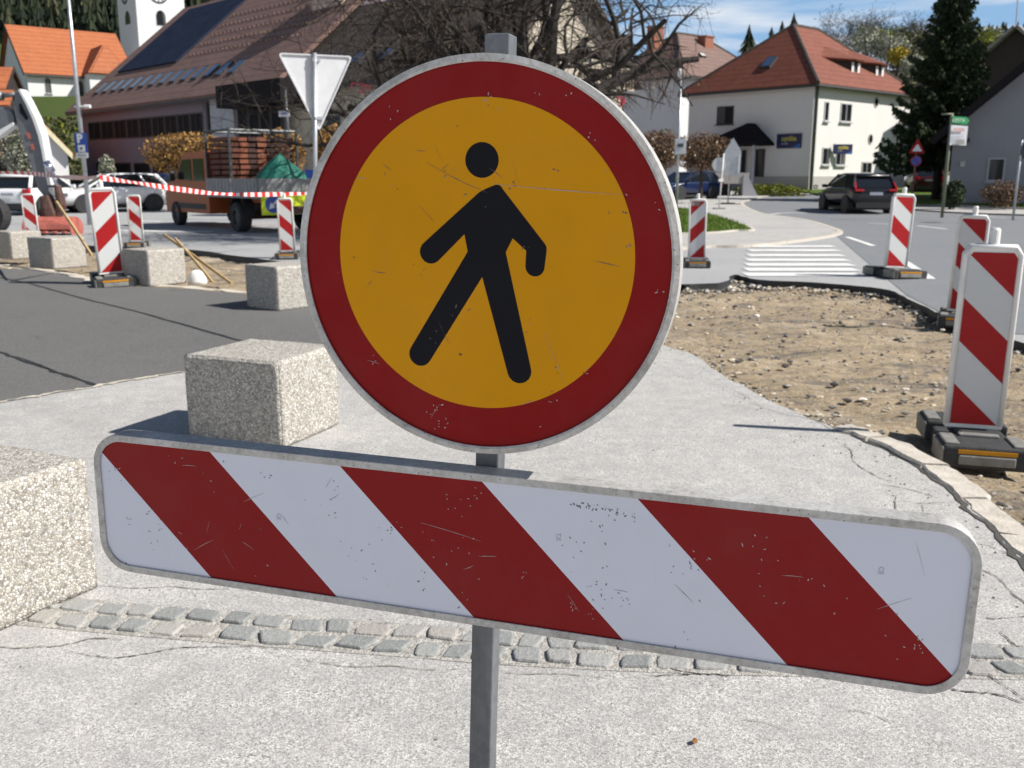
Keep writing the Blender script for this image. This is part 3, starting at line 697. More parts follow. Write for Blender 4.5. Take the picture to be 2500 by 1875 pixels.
block('concrete_block', 'pebbly concrete block at the left picture edge in the far row', 30, 634, R(-34), (.7, .6, .5))
# ---------------------------------------------------------------- beacons
RED_, WHITE_ = (.36, .012, .014), (.60, .61, .61)
sm_a = stripes_mat('beacon_stripes_falling', .94, .47, .1175-.145, RED_, WHITE_, rough=.4)
sm_b = stripes_mat('beacon_stripes_rising', -.94, .47, .1175-.145, RED_, WHITE_, rough=.4)
def beacon_proto(label, mat, handle=True):
    t = thing('guide_beacon', label, 'beacon', (0, 0, 0), 0, 'red and white striped guide beacons on rubber feet')
    m = MB(); m.box((0, -.26, .06), (.42, .26, .12)); m.box((0, .26, .06), (.42, .26, .12)); m.box((0, 0, .045), (.36, .3, .09)); m.box((0, 0, .10), (.16, .24, .045))
    f = m.build('foot', M['rubber'], t, bevel=.014)
    for s in (-1, 1):
        m = MB(); m.box((-.165, s*.26, .124), (.07, .2, .014)); m.box((.165, s*.26, .124), (.07, .2, .014)); m.box((0, s*.16, .126), (.2, .05, .016)); m.box((0, s*.395, .05), (.27, .02, .05))
        m.box((-.213, s*.26, .06), (.012, .26, .1)); m.box((.213, s*.26, .06), (.012, .26, .1))
        m.build('foot_trim', M['rubber_grey'], f, bevel=.006)
    m = MB(); m.box((0, -.392, .092), (.28, .012, .02)); m.build('reflector', M['amber'], f)
    pl = [(-.145, .13), (.145, .13), (.145, 1.08), (.115, 1.13), (-.115, 1.13), (-.145, 1.08)]
    m = MB(); m.prism(pl, (0, -.022, 0), (1, 0, 0), (0, 0, 1), (0, .044, 0)); p = m.build('plate', M['white_plastic'], t, bevel=.01)
    m = MB()
    m.tube([(-.135, -.02, .15), (-.135, -.02, 1.075), (-.108, -.02, 1.118), (.108, -.02, 1.118), (.135, -.02, 1.075), (.135, -.02, .15)], .015, 8)
    m.build('edge_tube', M['white_plastic'], p, smooth=True)
    m = MB(); m.prism([(-.119, .152), (.119, .152), (.119, 1.06), (.098, 1.088), (-.098, 1.088), (-.119, 1.06)], (0, -.0245, 0), (1, 0, 0), (0, 0, 1), (0, .003, 0)); m.build('striped_sheet', mat, p)
    if handle:
        m = MB(); m.tube([(0, 0, 1.12), (0, 0, 1.205), (0, 0, 1.215)], [.027, .027, .02], 14); m.build('handle', M['white_plastic'], t, smooth=False)
    return t
pa = beacon_proto('a', sm_a); pb = beacon_proto('b', sm_b); pc = beacon_proto('c', sm_a, False)
used = set()
def beacon(proto, px, py, rz, label, rx=0., ry=0., sc_=1., z=0.):
    t = proto if proto not in used else copy_tree(proto); used.add(proto)
    g = G(px, py, z); t.location = (g.x, g.y, z); t.rotation_euler = (rx, ry, rz); t.scale = sc_ if hasattr(sc_, '__len__') else (sc_,)*3; t['label'] = label; return t
beacon(pa, 2366, 1098, R(-14), 'largest and nearest striped beacon, on a black and grey foot at the right edge', 0, R(.6), 1.06, -.07)
beacon(pa, 2345, 790, R(-26), 'striped beacon half hidden behind the nearest right-hand beacon', 0, R(1.5), 1.03, -.06)
beacon(pa, 2182, 676, R(14), 'leaning striped beacon on the far corner of the dug-out strip before the road', 0, R(2.6), (1.32, 1.0, 1.1), 0)
st_b = beacon(pb, 1700, 650, R(-8), 'striped beacon with a small red and white sticker just right of the round sign', 0, R(-.8), 1.0, 0)
beacon(pb, 276, 694, R(28), 'tall sunlit striped beacon on a black foot among the concrete blocks on the left', R(2), R(-2), 1.19, 0)
beacon(pc, 82, 592, R(10), 'striped beacon in front of the white car at the left edge', 0, R(-1), .98, 0)
beacon(pc, 336, 603, R(10), 'striped beacon standing in front of the white car and left of the orange truck', 0, 0, .98, 0)
beacon(pa, 704, 630, R(8), 'striped beacon beside the yellow chevron board of the truck', 0, R(-1), .98, 0)
m = MB(); m.prism([(-.065, 1.015), (.03, 1.015), (.03, 1.075), (-.065, 1.075)], (0, -.0262, 0), X_, Z_, (0, .0012, 0)); q = m.build('sticker', M['rubber_grey'], None); q.parent = st_b
m = MB(); m.lathe([(.016, 0), (.027, 0), (.027, .001), (.016, .001)], 18, (-.092, -.0262, 1.045), X_, Z_, (0, 1, 0)); q = m.build('sticker_ring', M['white_plastic'], None); q.parent = st_b
# ---------------------------------------------------------------- tape
def ribbon3(m, pts, w, n=8):
    q = []
    for i in range(len(pts)-1):
        p0, p1, p2, p3 = pts[max(i-1, 0)], pts[i], pts[i+1], pts[min(i+2, len(pts)-1)]
        for k in range(n):
            t = k/n; q.append(.5*((2*p1)+(p2-p0)*t+(2*p0-5*p1+4*p2-p3)*t*t+(3*p1-p0-3*p2+p3)*t**3))
    q.append(pts[-1]); r_ = [q[0]]; step = .105
    for i in range(len(q)-1):          # resample so that every face is one stripe of the film
        while (q[i+1]-r_[-1]).length > step and (q[i+1]-q[i]).length > 1e-6:
            dd = (q[i+1]-r_[-1]).normalized(); r_.append(r_[-1]+dd*step)
    b = len(m.v)
    for i, p in enumerate(r_):
        tw = .45+.55*abs(math.cos(i*.11+.4)); tl = math.sin(i*.13)*.03
        m.v += [p+Vector((0, tl, -w*.5*tw)), p+Vector((0, -tl, w*.5*tw))]
    for i in range(len(r_)-1): m.f.append([b+2*i, b+2*i+2, b+2*i+3, b+2*i+1]); m.m.append(i % 2)
tape_mats = [simple('tape_red', (.62, .02, .02), .35, 0, .05), simple('tape_white', (.75, .73, .72), .35, 0, .05)]
m = MB(); ribbon3(m, [D(-120, 416, 19), D(0, 421, 18.5), D(80, 424, 18), D(150, 432, 16.5), D(238, 434, 13.4)], .075, 14)
ribbon3(m, [D(244, 434, 13.4), D(330, 446, 14.6), D(430, 461, 16), D(520, 472, 17.2), D(610, 475, 18.2), D(697, 474, 19.1)], .085, 20)
ribbon3(m, [D(697, 474, 19.15), D(790, 472, 20), D(1000, 470, 22)], .075, 14)
tag(m.build('barrier_tape', tape_mats, None, fixn=False), 'red and white striped plastic tape strung between the beacons in front of the orange truck', 'barrier tape')
# ---------------------------------------------------------------- stakes, sack, litter
M['wood'] = simple('raw_wood', (.46, .32, .15), .8, 0, .2, 12)
def stake(a, b, r_, label):
    m = MB(); m.tube([a, a.lerp(b, .5)+Vector((.01, 0, .0)), b], r_, 4); tag(m.build('wooden_stake', M['wood'], None), label, 'stake', 'thin raw wooden stakes')
stake(D(224, 624, 14.4), D(137, 492, 16.0), .024, 'raw wooden stake leaning across the concrete block behind the tall left beacon')
stake(G(566, 693), D(400, 573, 15.2), .026, 'longer raw wooden stake lying across the gravel beside the white sack')
stake(G(520, 690), D(428, 583, 14.8), .022, 'shorter raw wooden stake crossing just beside the white sack')
m = MB(); c = G(482, 691); rings = []
for i in range(7):
    a = i/6*math.pi/2; r_ = .135*math.cos(a)**.8; rings.append([(c.x+r_*(1+.1*math.sin(3*k+i))*math.cos(k*math.pi/6), c.y+r_*.8*math.sin(k*math.pi/6), -.02+.20*math.sin(a)+.01*math.sin(k*2)) for k in range(12)])
m.loft(rings); tag(m.build('white_sack', M['white_plastic'], None, smooth=True), 'rounded white plastic sack lying behind the wooden stakes', 'sack')
m = MB(); c = G(1697, 1820)
m.tube([c+Vector((-.008, -.005, .012)), c+Vector((0, 0, .016)), c+Vector((.004, .012, .012))], [.004, .0075, .003], 7)
tag(m.build('dry_bud', simple('brown_bud', (.30, .14, .04), .8), None), 'small dry brown bud lying on the pavement at the bottom right', 'litter')
# ---------------------------------------------------------------- excavator
EX = 25.5; eo = D(60, 560, EX)
M['ex_white'] = simple('loader_white_paint', (.72, .73, .72), .35, 0, .06, 4)
M['ex_dark'] = simple('loader_grey_paint', (.13, .14, .155), .5, 0, .15, 5)
M['ex_red'] = simple('faded_red_paint', (.42, .12, .09), .6, 0, .2, 5, bump=.2)
M['rust'] = simple('rusty_linkage', (.10, .055, .045), .8, .2, .4, 9)
M['chrome'] = simple('ram_rod', (.5, .53, .62), .2, .9, .05)
M['tyre'] = simple('tyre_rubber', (.028, .028, .03), .85, 0, .3, 20)
ET = thing('excavator', 'white wheeled excavator whose arm comes down from the left to a faded red bucket', 'excavator', (eo.x, eo.y, 0))
def extr(px_poly, y, depth, name, mat, parent, bevel=.02, off=0.):
    m = MB(); pts = [D(a, b, y+off) for a, b in px_poly]; n = len(pts); bk = [p+Vector((0, depth, 0)) for p in pts]
    m.add(pts+bk, [list(range(n)), list(range(2*n-1, n-1, -1))]+[(i, (i+1) % n, n+(i+1) % n, n+i) for i in range(n)])
    return m.build(name, mat, parent, bevel=bevel)
arm = extr([(35, 222), (33, 262), (43, 310), (56, 350), (68, 385), (80, 420), (92, 462), (112, 486), (122, 484), (116, 440), (109, 400), (102, 362), (93, 325), (78, 285), (60, 250), (47, 222)], EX, .30, 'arm', M['ex_dark'], ET)
extr([(43, 219), (61, 252), (78, 290), (92, 330), (101, 370), (108, 410), (116, 452), (122, 452), (116, 410), (110, 372), (102, 330), (87, 288), (66, 246), (49, 217)], EX, .36, 'arm_flange', M['ex_white'], arm, .01, -.05)
extr([(63, 325), (70, 322), (76, 338), (70, 340)], EX, .02, 'warning_mark', M['ex_red'], arm, 0, -.02)
extr([(73, 352), (80, 350), (85, 366), (78, 366)], EX, .02, 'warning_mark', M['ex_red'], arm, 0, -.02)
extr([(46, 255), (50, 252), (68, 288), (64, 294), (48, 275)], EX, .02, 'arm_opening', M['black'], arm, 0, -.02)
boom = extr([(-200, 330), (-90, 275), (0, 262), (24, 267), (34, 284), (33, 304), (0, 330), (-80, 360), (-190, 420)], EX, .4, 'boom', M['ex_dark'], ET, .02, .05)
extr([(-80, 354), (0, 316), (32, 298), (34, 306), (0, 332), (-78, 368)], EX, .3, 'boom_flange', M['ex_white'], boom, .01, 0)
m = MB(); m.tube([D(-120, 236, EX+.2), D(6, 234, EX+.2)], .12, 10); m.tube([D(6, 234, EX+.2), D(36, 230, EX+.2)], .06, 8); m.build('ram', M['galv'], ET, smooth=True)
m = MB(); m.tube([D(112, 395, EX-.1), D(127, 420, EX-.1)], .1, 10); m.tube([D(127, 420, EX-.1), D(140, 456, EX-.1)], .055, 10); m.build('bucket_ram', M['chrome'], ET, smooth=True)
m = MB(); m.tube([D(140, 452, EX-.05), D(150, 500, EX-.05), D(140, 530, EX-.05)], [.09, .14, .12], 8); m.tube([D(112, 478, EX), D(126, 520, EX), D(128, 545, EX)], [.16, .26, .24], 8); m.tube([D(100, 520, EX), D(150, 524, EX)], .13, 8); m.build('linkage', M['rust'], ET)
m = MB(); rings = []
for i in range(10):      # bucket: a curved shell lying on its back
    a = R(-20+i*22); w = .62; c = D(136, 556, EX-.2); r1 = .44
    y, z = c.y-.15+r1*.9*math.cos(a), c.z-.02+r1*.72*math.sin(a)
    rings.append([(c.x-w, y, max(.01, z)), (c.x+w, y, max(.01, z)), (c.x+w, y*.99+.01*c.y, max(.03, z*.88)), (c.x-w, y*.99+.01*c.y, max(.03, z*.88))])
m.loft(rings)
for s in (-1, 1): m.disc(.42, 20, (c.x+s*w-.015, c.y-.15, c.z-.02), (0, .9, 0), (0, 0, .74), (.03, 0, 0))
for k in range(5): m.box((c.x-w+.12+k*.25, c.y-.60, .08), (.1, .16, .05))
m.build('bucket', M['ex_red'], ET)
def wheel(name, parent, c, axis, r_, w, rim_mat, rimr=.62, spokes=0):
    ax_ = Vector(axis).normalized(); A = Vector((0, 0, 1)); B = ax_.cross(A)
    m = MB(); h = w/2
    m.lathe([(r_*rimr*.9, -h*.8), (r_*.93, -h), (r_, -h*.7), (r_, h*.7), (r_*.93, h), (r_*rimr*.9, h*.8)], 28, c, A, B, ax_); t = m.build(name, M['tyre'], parent, smooth=False, bevel=.01)
    m = MB(); C = Vector(c)
    m.lathe([(r_*rimr, h*.72), (r_*rimr, h*.86), (r_*rimr*.86, h*.9), (r_*rimr*.80, h*.55), (r_*.12, h*.5), (.01, h*.5), (.01, h*.3), (r_*rimr*.8, h*.3)], 24, C, A, B, ax_)
    if spokes:
        for k in range(spokes):
            a = 2*math.pi*k/spokes; d = A*math.cos(a)+B*math.sin(a)
            m.tube([C+ax_*h*.55+d*r_*.1, C+ax_*h*.75+d*r_*rimr*.9], r_*.06, 5)
    m.build('rim', rim_mat, t, smooth=False); return t
cw = D(-14, 532, EX-.6); wheel('wheel', ET, (cw.x-.12, cw.y, .5), (0, -1, 0), .5, .42, M['rubber_grey'])
wheel('wheel', ET, (cw.x-3.2, cw.y, .5), (0, -1, 0), .5, .42, M['rubber_grey'])
m = MB(); m.box((cw.x-2.6, cw.y+1.0, 1.0), (3.4, 1.7, .7)); m.box((cw.x-3.4, cw.y+1.1, 2.2), (2.2, 2.0, 1.7)); m.build('body', M['ex_white'], ET, bevel=.08)
m = MB(); m.box((cw.x-1.9, cw.y-.1, .7), (2.2, .3, .12)); m.build('side_step', M['ex_dark'], ET)
# ---------------------------------------------------------------- cars
M['glass'] = simple('dark_car_glass', (.012, .015, .02), .08, 0, .1)
M['lamp_red'] = simple('tail_lamp_red', (.45, .01, .015), .2, 0, .1)
M['lamp_clear'] = simple('headlamp_glass', (.10, .115, .13), .12, 0, .2)
M['plate_white'] = simple('number_plate', (.38, .40, .46), .5)
M['trim'] = simple('black_trim', (.02, .02, .022), .6)
M['alloy'] = simple('alloy_rim', (.6, .61, .63), .3, .7, .06)
def paint(name, c, rough=.22, coat=.25):
    m = MT(name, rough, 0, .4); m.col(m.ramp(m.noise(3, 2), [(.3, tuple(x*.97 for x in c)), (.7, c)])); m.b.inputs['Coat Weight'].default_value = coat; m.b.inputs['Coat Roughness'].default_value = .08; return m.m
def car(name, label, loc, heading, pm, L=4.3, Wd=1.8, H=1.6, group=None, rear=True, lamp=None, plate='', tail='l', rimm=None, z=0.):
    """heading: direction in which the car's nose points"""
    t = thing(name, label, 'car', (0, 0, 0), 0, group); hw = Wd/2; Lh = L/2; k = H/1.6
    def ring(y, zb, zm, zt, f): w = hw*f; return [(-w*.86, y, zb), (-w, y, zm), (-w*.985, y, zt-.06), (-w*.90, y, zt), (w*.90, y, zt), (w*.985, y, zt-.06), (w, y, zm), (w*.86, y, zb)]
    st = [(Lh, .34, .52, .66, .70), (Lh-.04, .28, .52, .74, .80), (Lh-.25, .24, .55, .86, .94), (Lh-.9, .22, .6, .99, .99), (Lh-1.25, .22, .62, 1.05, 1), (0, .22, .62, 1.06, 1), (-Lh+.9, .22, .64, 1.09, 1), (-Lh+.28, .24, .64, 1.08, .975), (-Lh+.08, .27, .62, 1.0, .93), (-Lh, .32, .6, .78, .88)]
    m = MB(); m.loft([ring(y, a, b*k, c*k, f) for y, a, b, c, f in st]); body = m.build('body', pm, t, world=False, smooth=True, sub=2)
    zr = H; zbelt = 1.03*k
    base = [(Lh-1.05, .90), (-Lh+.16, .90)]; roof = [(Lh-1.95, .70), (-Lh+.62, .70)]
    q = lambda y, f, z: [(-hw*f, y, z), (hw*f, y, z)]
    vb = q(base[0][0], base[0][1], zbelt)+q(-Lh+1.0, .93, zbelt+.02)+q(base[1][0], base[1][1], zbelt)
    vr = q(roof[0][0], roof[0][1], zr-.06)+q(-Lh+1.3, .76, zr-.03)+q(roof[1][0], roof[1][1], zr-.07)
    m = MB(); m.add(vb+vr, [(0, 1, 7, 6), (0, 6, 8, 2), (2, 8, 10, 4), (1, 3, 9, 7), (3, 5, 11, 9), (4, 10, 11, 5)])
    m.build('windows', M['glass'], t, world=False)
    m = MB(); rr = []
    for i, (y, f, z9) in enumerate(((roof[0][0]+.12, .69, zr-.09), (roof[0][0]-.1, .73, zr-.04), (roof[0][0]-.7, .77, zr), (-Lh+1.3, .78, zr), (-Lh+.75, .75, zr-.03), (-Lh+.44, .72, zr-.08))):
        w = hw*f; rr.append([(-w, y, z9-.05), (-w*.9, y, z9), (w*.9, y, z9), (w, y, z9-.05), (w*.9, y, z9-.075), (-w*.9, y, z9-.075)])
    m.loft(rr); m.build('roof', pm, t, world=False, smooth=True)
    for i in range(6): m = MB(); m.tube([vb[i], Vector(vb[i]).lerp(Vector(vr[i]), .5), vr[i]], (.045, .04, .075)[i//2], 6); m.build('pillar', pm, t, world=False)
    for s in (-1, 1): m = MB(); m.tube([(s*hw*.82, .15, zbelt), (s*hw*.755, .05, zr-.05)], .035, 6); m.build('pillar', pm, t, world=False)
    m = MB()
    for s in (-1, 1):
        for y in (Lh-.85, -Lh+.8):
            m.tube([(s*(hw-.22), y, .36), (s*(hw+.012), y, .36)], .40, 20)
    m.box((0, -Lh-.005, .36), (Wd*.80, .1, .22)); m.box((0, Lh-.02, .34), (Wd*.72, .1, .18)); m.box((0, 0, .22), (Wd*.86, L*.8, .12))
    m.build('wheel_arches', M['trim'], t, world=False)
    for s in (-1, 1):
        for y in (Lh-.85, -Lh+.8): wheel('wheel', t, (s*(hw-.09), y, .335), (s, 0, 0), .335, .22, rimm or M['alloy'], .66, 9)
    for s in (-1, 1):
        m = MB()
        if tail == 'tall':
            m.tube([(s*hw*.79, -Lh+.30, 1.26*k), (s*hw*.83, -Lh+.14, 1.08*k), (s*hw*.86, -Lh+.05, .98*k)], [.03, .04, .05], 6); m.box((s*hw*.70, -Lh-.0, .93*k), (.34, .1, .09))
        else: m.box((s*hw*.80, -Lh+.06, .90*k), (.30, .16, .2))
        m.build('tail_lamp', lamp or M['lamp_red'], t, world=False, bevel=.03)
        m = MB(); m.box((s*hw*.70, Lh-.13, .73*k), (.42, .2, .13)); m.build('headlamp', M['lamp_clear'], t, world=False, bevel=.03)
        m = MB(); m.box((s*(hw+.10), Lh-1.35, 1.08*k), (.2, .1, .14)); m.build('door_mirror', pm if pm != M.get('x') else pm, t, world=False, bevel=.03)
    m = MB(); m.box((0, -Lh-.03, .80*k), (.52, .03, .115)); m.build('number_plate', M['plate_white'], t, world=False)
    m = MB(); m.box((0, Lh-.03, .60), (1.0, .12, .13)); m.build('grille', M['trim'], t, world=False, bevel=.02)
    t.location = (loc.x, loc.y, loc.z+z); t.rotation_euler.z = math.atan2(heading[1], heading[0])-math.pi/2
    return t
cw_, ck, cb_, cr2 = paint('white_car_paint', (.74, .75, .76)), paint('black_car_paint', (.010, .010, .013)), paint('blue_car_paint', (.012, .022, .07)), paint('maroon_car_paint', (.05, .010, .012))
w1 = G(50, 527)
car('parked_car', 'white hatchback seen from behind at the left edge beside the excavator arm', w1+Vector((-.2, 2.1, 0)), (.10, 1), cw_, 4.2, 1.85, 1.62)
w2 = G(250, 518)
car('parked_car', 'white crossover with its nose to the left, parked behind the tall left beacon', w2+Vector((.15, .9, 0)), (-.80, -.60), cw_, 4.4, 1.85, 1.6)
car('parked_car', 'blue car mostly hidden between the white crossover and the orange truck', Vector((D(392, 470, 47).x, 47, gz(47))), (-.3, -.95), cb_, 4.2, 1.8, 1.5)
car('parked_car', 'dark blue car under the brown hedge trees right of the round sign', Vector((D(1672, 455, 52).x, 52, gz(52))), (-.8, -.6), cb_, 4.2, 1.8, 1.5)
k1 = G(2098, 523); car('moving_car', 'black estate car driving away on the road with red tail lamps', k1+Vector((.55, 2.1, 0)), (.0, 1), ck, 4.5, 1.92, 1.62, None, tail='tall', rimm=M['trim'])
car('moving_car', 'dark maroon car farther up the road beside the dark spruce', Vector((D(2253, 460, 62).x, 62, gz(62))), (.25, 1), cr2, 4.3, 1.85, 1.65, None, rimm=M['trim'])
# ---------------------------------------------------------------- orange flatbed truck
fw, rw = G(415, 547), G(590, 566); hd = (fw-rw).normalized(); TL = (fw-rw).length
M['orange'] = paint('orange_truck_paint', (.34, .085, .02), .5, .05); M['bed_grey'] = simple('bed_boards', (.24, .245, .25), .6, .2, .15, 6)
TR = thing('flatbed_truck', 'orange double cab flatbed truck loaded with crates and green netting', 'truck', (0, 0, 0))
k = TL/3.3; hw = .98
prof = [(5.05, .42), (5.08, .95), (4.85, 1.28), (4.05, 1.42), (3.45, 2.08), (3.15, 2.2), (1.62, 2.22), (1.52, 2.1), (1.5, .42)]
def sidep(poly, x0, x1, name, mat, par, bevel=.03):
    m = MB(); m.prism([(a, b) for a, b in poly], (x0, 0, 0), (0, 1, 0), (0, 0, 1), (x1-x0, 0, 0)); return m.build(name, mat, par, world=False, bevel=bevel)
cab = sidep(prof, -hw, hw, 'cab', M['orange'], TR, .09)
for s in (-1, 1):
    x0 = s*(hw+.004); x1 = s*(hw+.016)
    sidep([(3.98, 1.42), (3.42, 1.98), (2.72, 2.0), (2.72, 1.36)], x0, x1, 'side_window', M['glass'], cab, 0)
    sidep([(2.55, 2.0), (1.75, 2.0), (1.75, 1.36), (2.55, 1.36)], x0, x1, 'side_window', M['glass'], cab, 0)
    m = MB(); m.box((s*(hw+.16), 3.95, 1.5), (.16, .1, .3)); m.build('door_mirror', M['trim'], cab, world=False, bevel=.03)
    m = MB(); m.box((s*hw, 3.0, .62), (.03, 2.4, .16)); m.build('side_strip', M['trim'], cab, world=False)
m = MB(); m.add([(-.82, 4.06, 1.44), (.82, 4.06, 1.44), (.78, 3.48, 2.06), (-.78, 3.48, 2.06)], [(0, 1, 2, 3)]); wsm = m.build('windscreen', M['glass'], cab, world=False); wsm.location = (0, .02, .02)
m = MB(); m.box((0, -.35, .62), (.8, 4.0, .2)); m.box((0, .3, .45), (1.4, .5, .3)); m.build('chassis', M['rust'], TR, world=False)
m = MB(); m.box((0, -.3, .98), (2.1, 3.55, .12)); bed = m.build('bed', M['bed_grey'], TR, world=False)
for s in (-1, 1):
    m = MB(); m.box((s*1.05, .55, 1.24), (.05, 1.75, .4)); m.box((s*1.05, -1.2, 1.24), (.05, 1.65, .4))
    for j in range(14): m.box((s*1.078, 1.25-j*.24, 1.24), (.012, .05, .36))
    m.build('side_board', M['bed_grey'], bed, world=False)
m = MB(); m.box((0, -2.07, 1.24), (2.1, .05, .4)); m.build('tailboard', M['bed_grey'], bed, world=False)
m = MB()
for s in (-1, 1):
    for y in (1.42, -.25): m.box((s*1.0, y, 2.0), (.06, .06, 1.6))
    m.tube([(s*1.0, 1.42, 2.74), (s*1.0, -.25, 2.74)], .035, 5)
m.tube([(-1, 1.42, 2.74), (1, 1.42, 2.74)], .035, 5); m.tube([(-1, -.25, 2.74), (1, -.25, 2.74)], .035, 5)
m.build('load_rack', M['steel_dark'], TR, world=False)
for s in (-1, 1):
    wheel('wheel', TR, (s*(hw-.08), 3.3*1.27, .37), (s, 0, 0), .37, .26, M['steel_dark'], .6)
    wheel('wheel', TR, (s*(hw-.02), -.62, .40), (s, 0, 0), .40, .34, M['steel_dark'], .6)
    m = MB(); a_ = [(s*hw, -.62+.56*math.cos(R(a)), .42+.56*math.sin(R(a))) for a in range(-5, 190, 15)]
    m.loft([[(p[0]-.22*s, p[1], p[2]), (p[0]+.06*s, p[1], p[2]), (p[0]+.06*s, p[1], p[2]+.02), (p[0]-.22*s, p[1], p[2]+.02)] for p in a_]); m.build('mudguard', M['trim'], TR, world=False)
hx = math.atan2(hd.y, hd.x)-math.pi/2
TR.rotation_euler.z = hx
TR.location = Vector((rw.x, rw.y, 0))+Vector((hd.x, hd.y, 0))*.62+Vector((-hd.y, hd.x, 0)).normalized()*-.96
TM = Matrix.Translation(TR.location) @ Matrix.Rotation(hx, 4, 'Z')
TW = lambda *p: TM @ Vector(p)
# load: roof-tile battens, tools, green net, chevron board
bk_ = MT('rusty_planks', .75); bk_.col(bk_.ramp(bk_.isl(), [(0, (.02, .009, .007)), (.5, (.075, .024, .014)), (.85, (.20, .055, .022)), (1, (.20, .065, .035))])); M['brick'] = bk_.m
M['net'] = simple('green_netting', (.012, .14, .10), .7, 0, .4, 14)
rnd = random.Random(3)
for j in range(10):
    m = MB()
    for x in range(7):
        for y in range(2): m.box(TW(-.82+x*.272, .22+y*.74+rnd.uniform(-.04, .04), 1.14+j*.152), (.26, .70, .105), hx+rnd.uniform(-.05, .05))
    tag(m.build('tile_layer', [M['brick']], None), '%s layer of orange planks up from the truck bed inside the load rack' % ('first second third fourth fifth sixth seventh eighth ninth topmost'.split()[j]), 'plank stack', 'layers of stacked planks on the truck')
def heap(c, sx_, sy_, sz_, name, label, mat, cat, seed):
    m = MB(); n = 14; rings = []
    for i in range(8):
        f_ = i/7; ring = []
        for k in range(n):
            a = 2*math.pi*k/n; r_ = (1-f_**1.6)*(1+.22*noise.noise(Vector((math.cos(a)*1.5+seed, math.sin(a)*1.5, f_*2))))
            ring.append((c.x+r_*sx_*math.cos(a)*math.cos(hx)-r_*sy_*math.sin(a)*math.sin(hx), c.y+r_*sx_*math.cos(a)*math.sin(hx)+r_*sy_*math.sin(a)*math.cos(hx), c.z+sz_*f_+.06*noise.noise(Vector((a*2, f_*4, seed)))))
        rings.append(ring)
    m.loft(rings); tag(m.build(name, mat, None), label, cat)
heap(TW(0, .6, 1.36), .9, 1.25, .12, 'green_net', 'flat green netting spread under the rack of the truck bed', M['net'], 'net', 1)
heap(TW(0, -1.25, 1.06), .85, .75, 1.05, 'green_net', 'pointed heap of green netting at the rear of the truck bed', M['net'], 'net', 5)
heap(TW(.3, .2, 1.42), .35, .4, .28, 'grey_sack', 'grey crumpled sack lying on the green net on the truck', M['rubber_grey'], 'sack', 7)
heap(TW(.6, .75, 1.4), .22, .25, .5, 'orange_canister', 'small orange canister standing on the truck bed by the rack', M['orange'], 'canister', 11)
M['hi_yellow'] = simple('fluorescent_yellow', (.62, .72, .02), .5, 0, .12, 5); M['sign_blue'] = simple('sign_blue', (.012, .07, .36), .4, 0, .06); M['sign_white'] = simple('sign_white', (.72, .73, .75), .4, 0, .04)
BO = TW(0, -2.18, .78); tu = Vector((math.cos(hx), math.sin(hx), 0)); tn = Vector((-hd.x, -hd.y, 0)); up = Vector((0, 0, 1))
cb = thing('chevron_board', 'fluorescent yellow warning board with a blue arrow disc hung on the back of the truck', 'warning board', BO, hx)
m = MB(); m.prism([(-1.05, -.28), (1.05, -.28), (1.05, .28), (-1.05, .28)], BO, tu, up, tn*.03); m.build('panel', M['hi_yellow'], cb)
m = MB(); m.disc(.23, 28, BO+tn*.032-tu*.72, tu, up, tn*.006); bd = m.build('blue_disc', M['sign_blue'], cb)
m = MB(); c = BO+tn*.040-tu*.72
m.prism([(.115, .145), (.145, .115), (0, -.03), (.05, -.08), (-.13, -.13), (-.08, .05), (-.03, 0)], c, tu, up, tn*.004); m.build('arrow', M['sign_white'], bd)
for j, x in enumerate((.02, .34, .66)):
    m = MB(); m.prism([(x, -.28), (x+.16, -.28), (x+.44, .28), (x+.28, .28)], BO+tn*.032, tu, up, tn*.004); m.build('chevron', M['red'] if j == 1 else M['sign_white'], cb)
# ---------------------------------------------------------------- road signs and poles
X3, Y3, Z3 = Vector((1, 0, 0)), Vector((0, 1, 0)), Vector((0, 0, 1))
def dirs(rz): return Vector((math.cos(rz), math.sin(rz), 0)), Vector((-math.sin(rz), math.cos(rz), 0))
def rounded(poly, r_, n=5):
    out = []; k = len(poly)
    for i in range(k):
        a, b, c = Vector(poly[i-1]), Vector(poly[i]), Vector(poly[(i+1) % k]); u, v = (a-b).normalized(), (c-b).normalized()
        ang = math.acos(max(-1, min(1, u.dot(v)))); d = r_/math.tan(ang/2); s, e = b+u*d, b+v*d
        for j in range(n+1):
            t = j/n; out.append(tuple((s*(1-t)**2+b*2*t*(1-t)+e*t*t)))
    return out
# yield sign seen from behind
ys = 17.5; g = D(768, 560, ys); g.z = 0; yz = R(22); u, v = dirs(yz)
t = thing('yield_sign_back', 'silver back of a triangular road sign on a round grey pole', 'road sign', g, yz)
top = D(768, 132, ys); low = D(768, 314, ys); hgt = top.z-low.z; wd = (D(845, 140, ys)-D(663, 135, ys)).length
m = MB(); m.tube([g+v*-.0, Vector((top.x, top.y, top.z+.02))], .040, 14); m.build('pole', M['steel'], t, smooth=True)
pc_ = Vector((top.x, top.y+.07, 0)); tri = rounded([(-wd/2, top.z), (0, low.z-.06), (wd/2, top.z)], .05)
m = MB(); m.prism(tri, pc_, u, Z3, v*.006); M['zinc'] = simple('zinc_sign_back', (.62, .63, .65), .5, .1, .06, 5); pn = m.build('sign_plate', M['zinc'], t)
m = MB(); tr2 = rounded([(-wd/2+.035, top.z-.022), (0, low.z+.0), (wd/2-.035, top.z-.022)], .04)
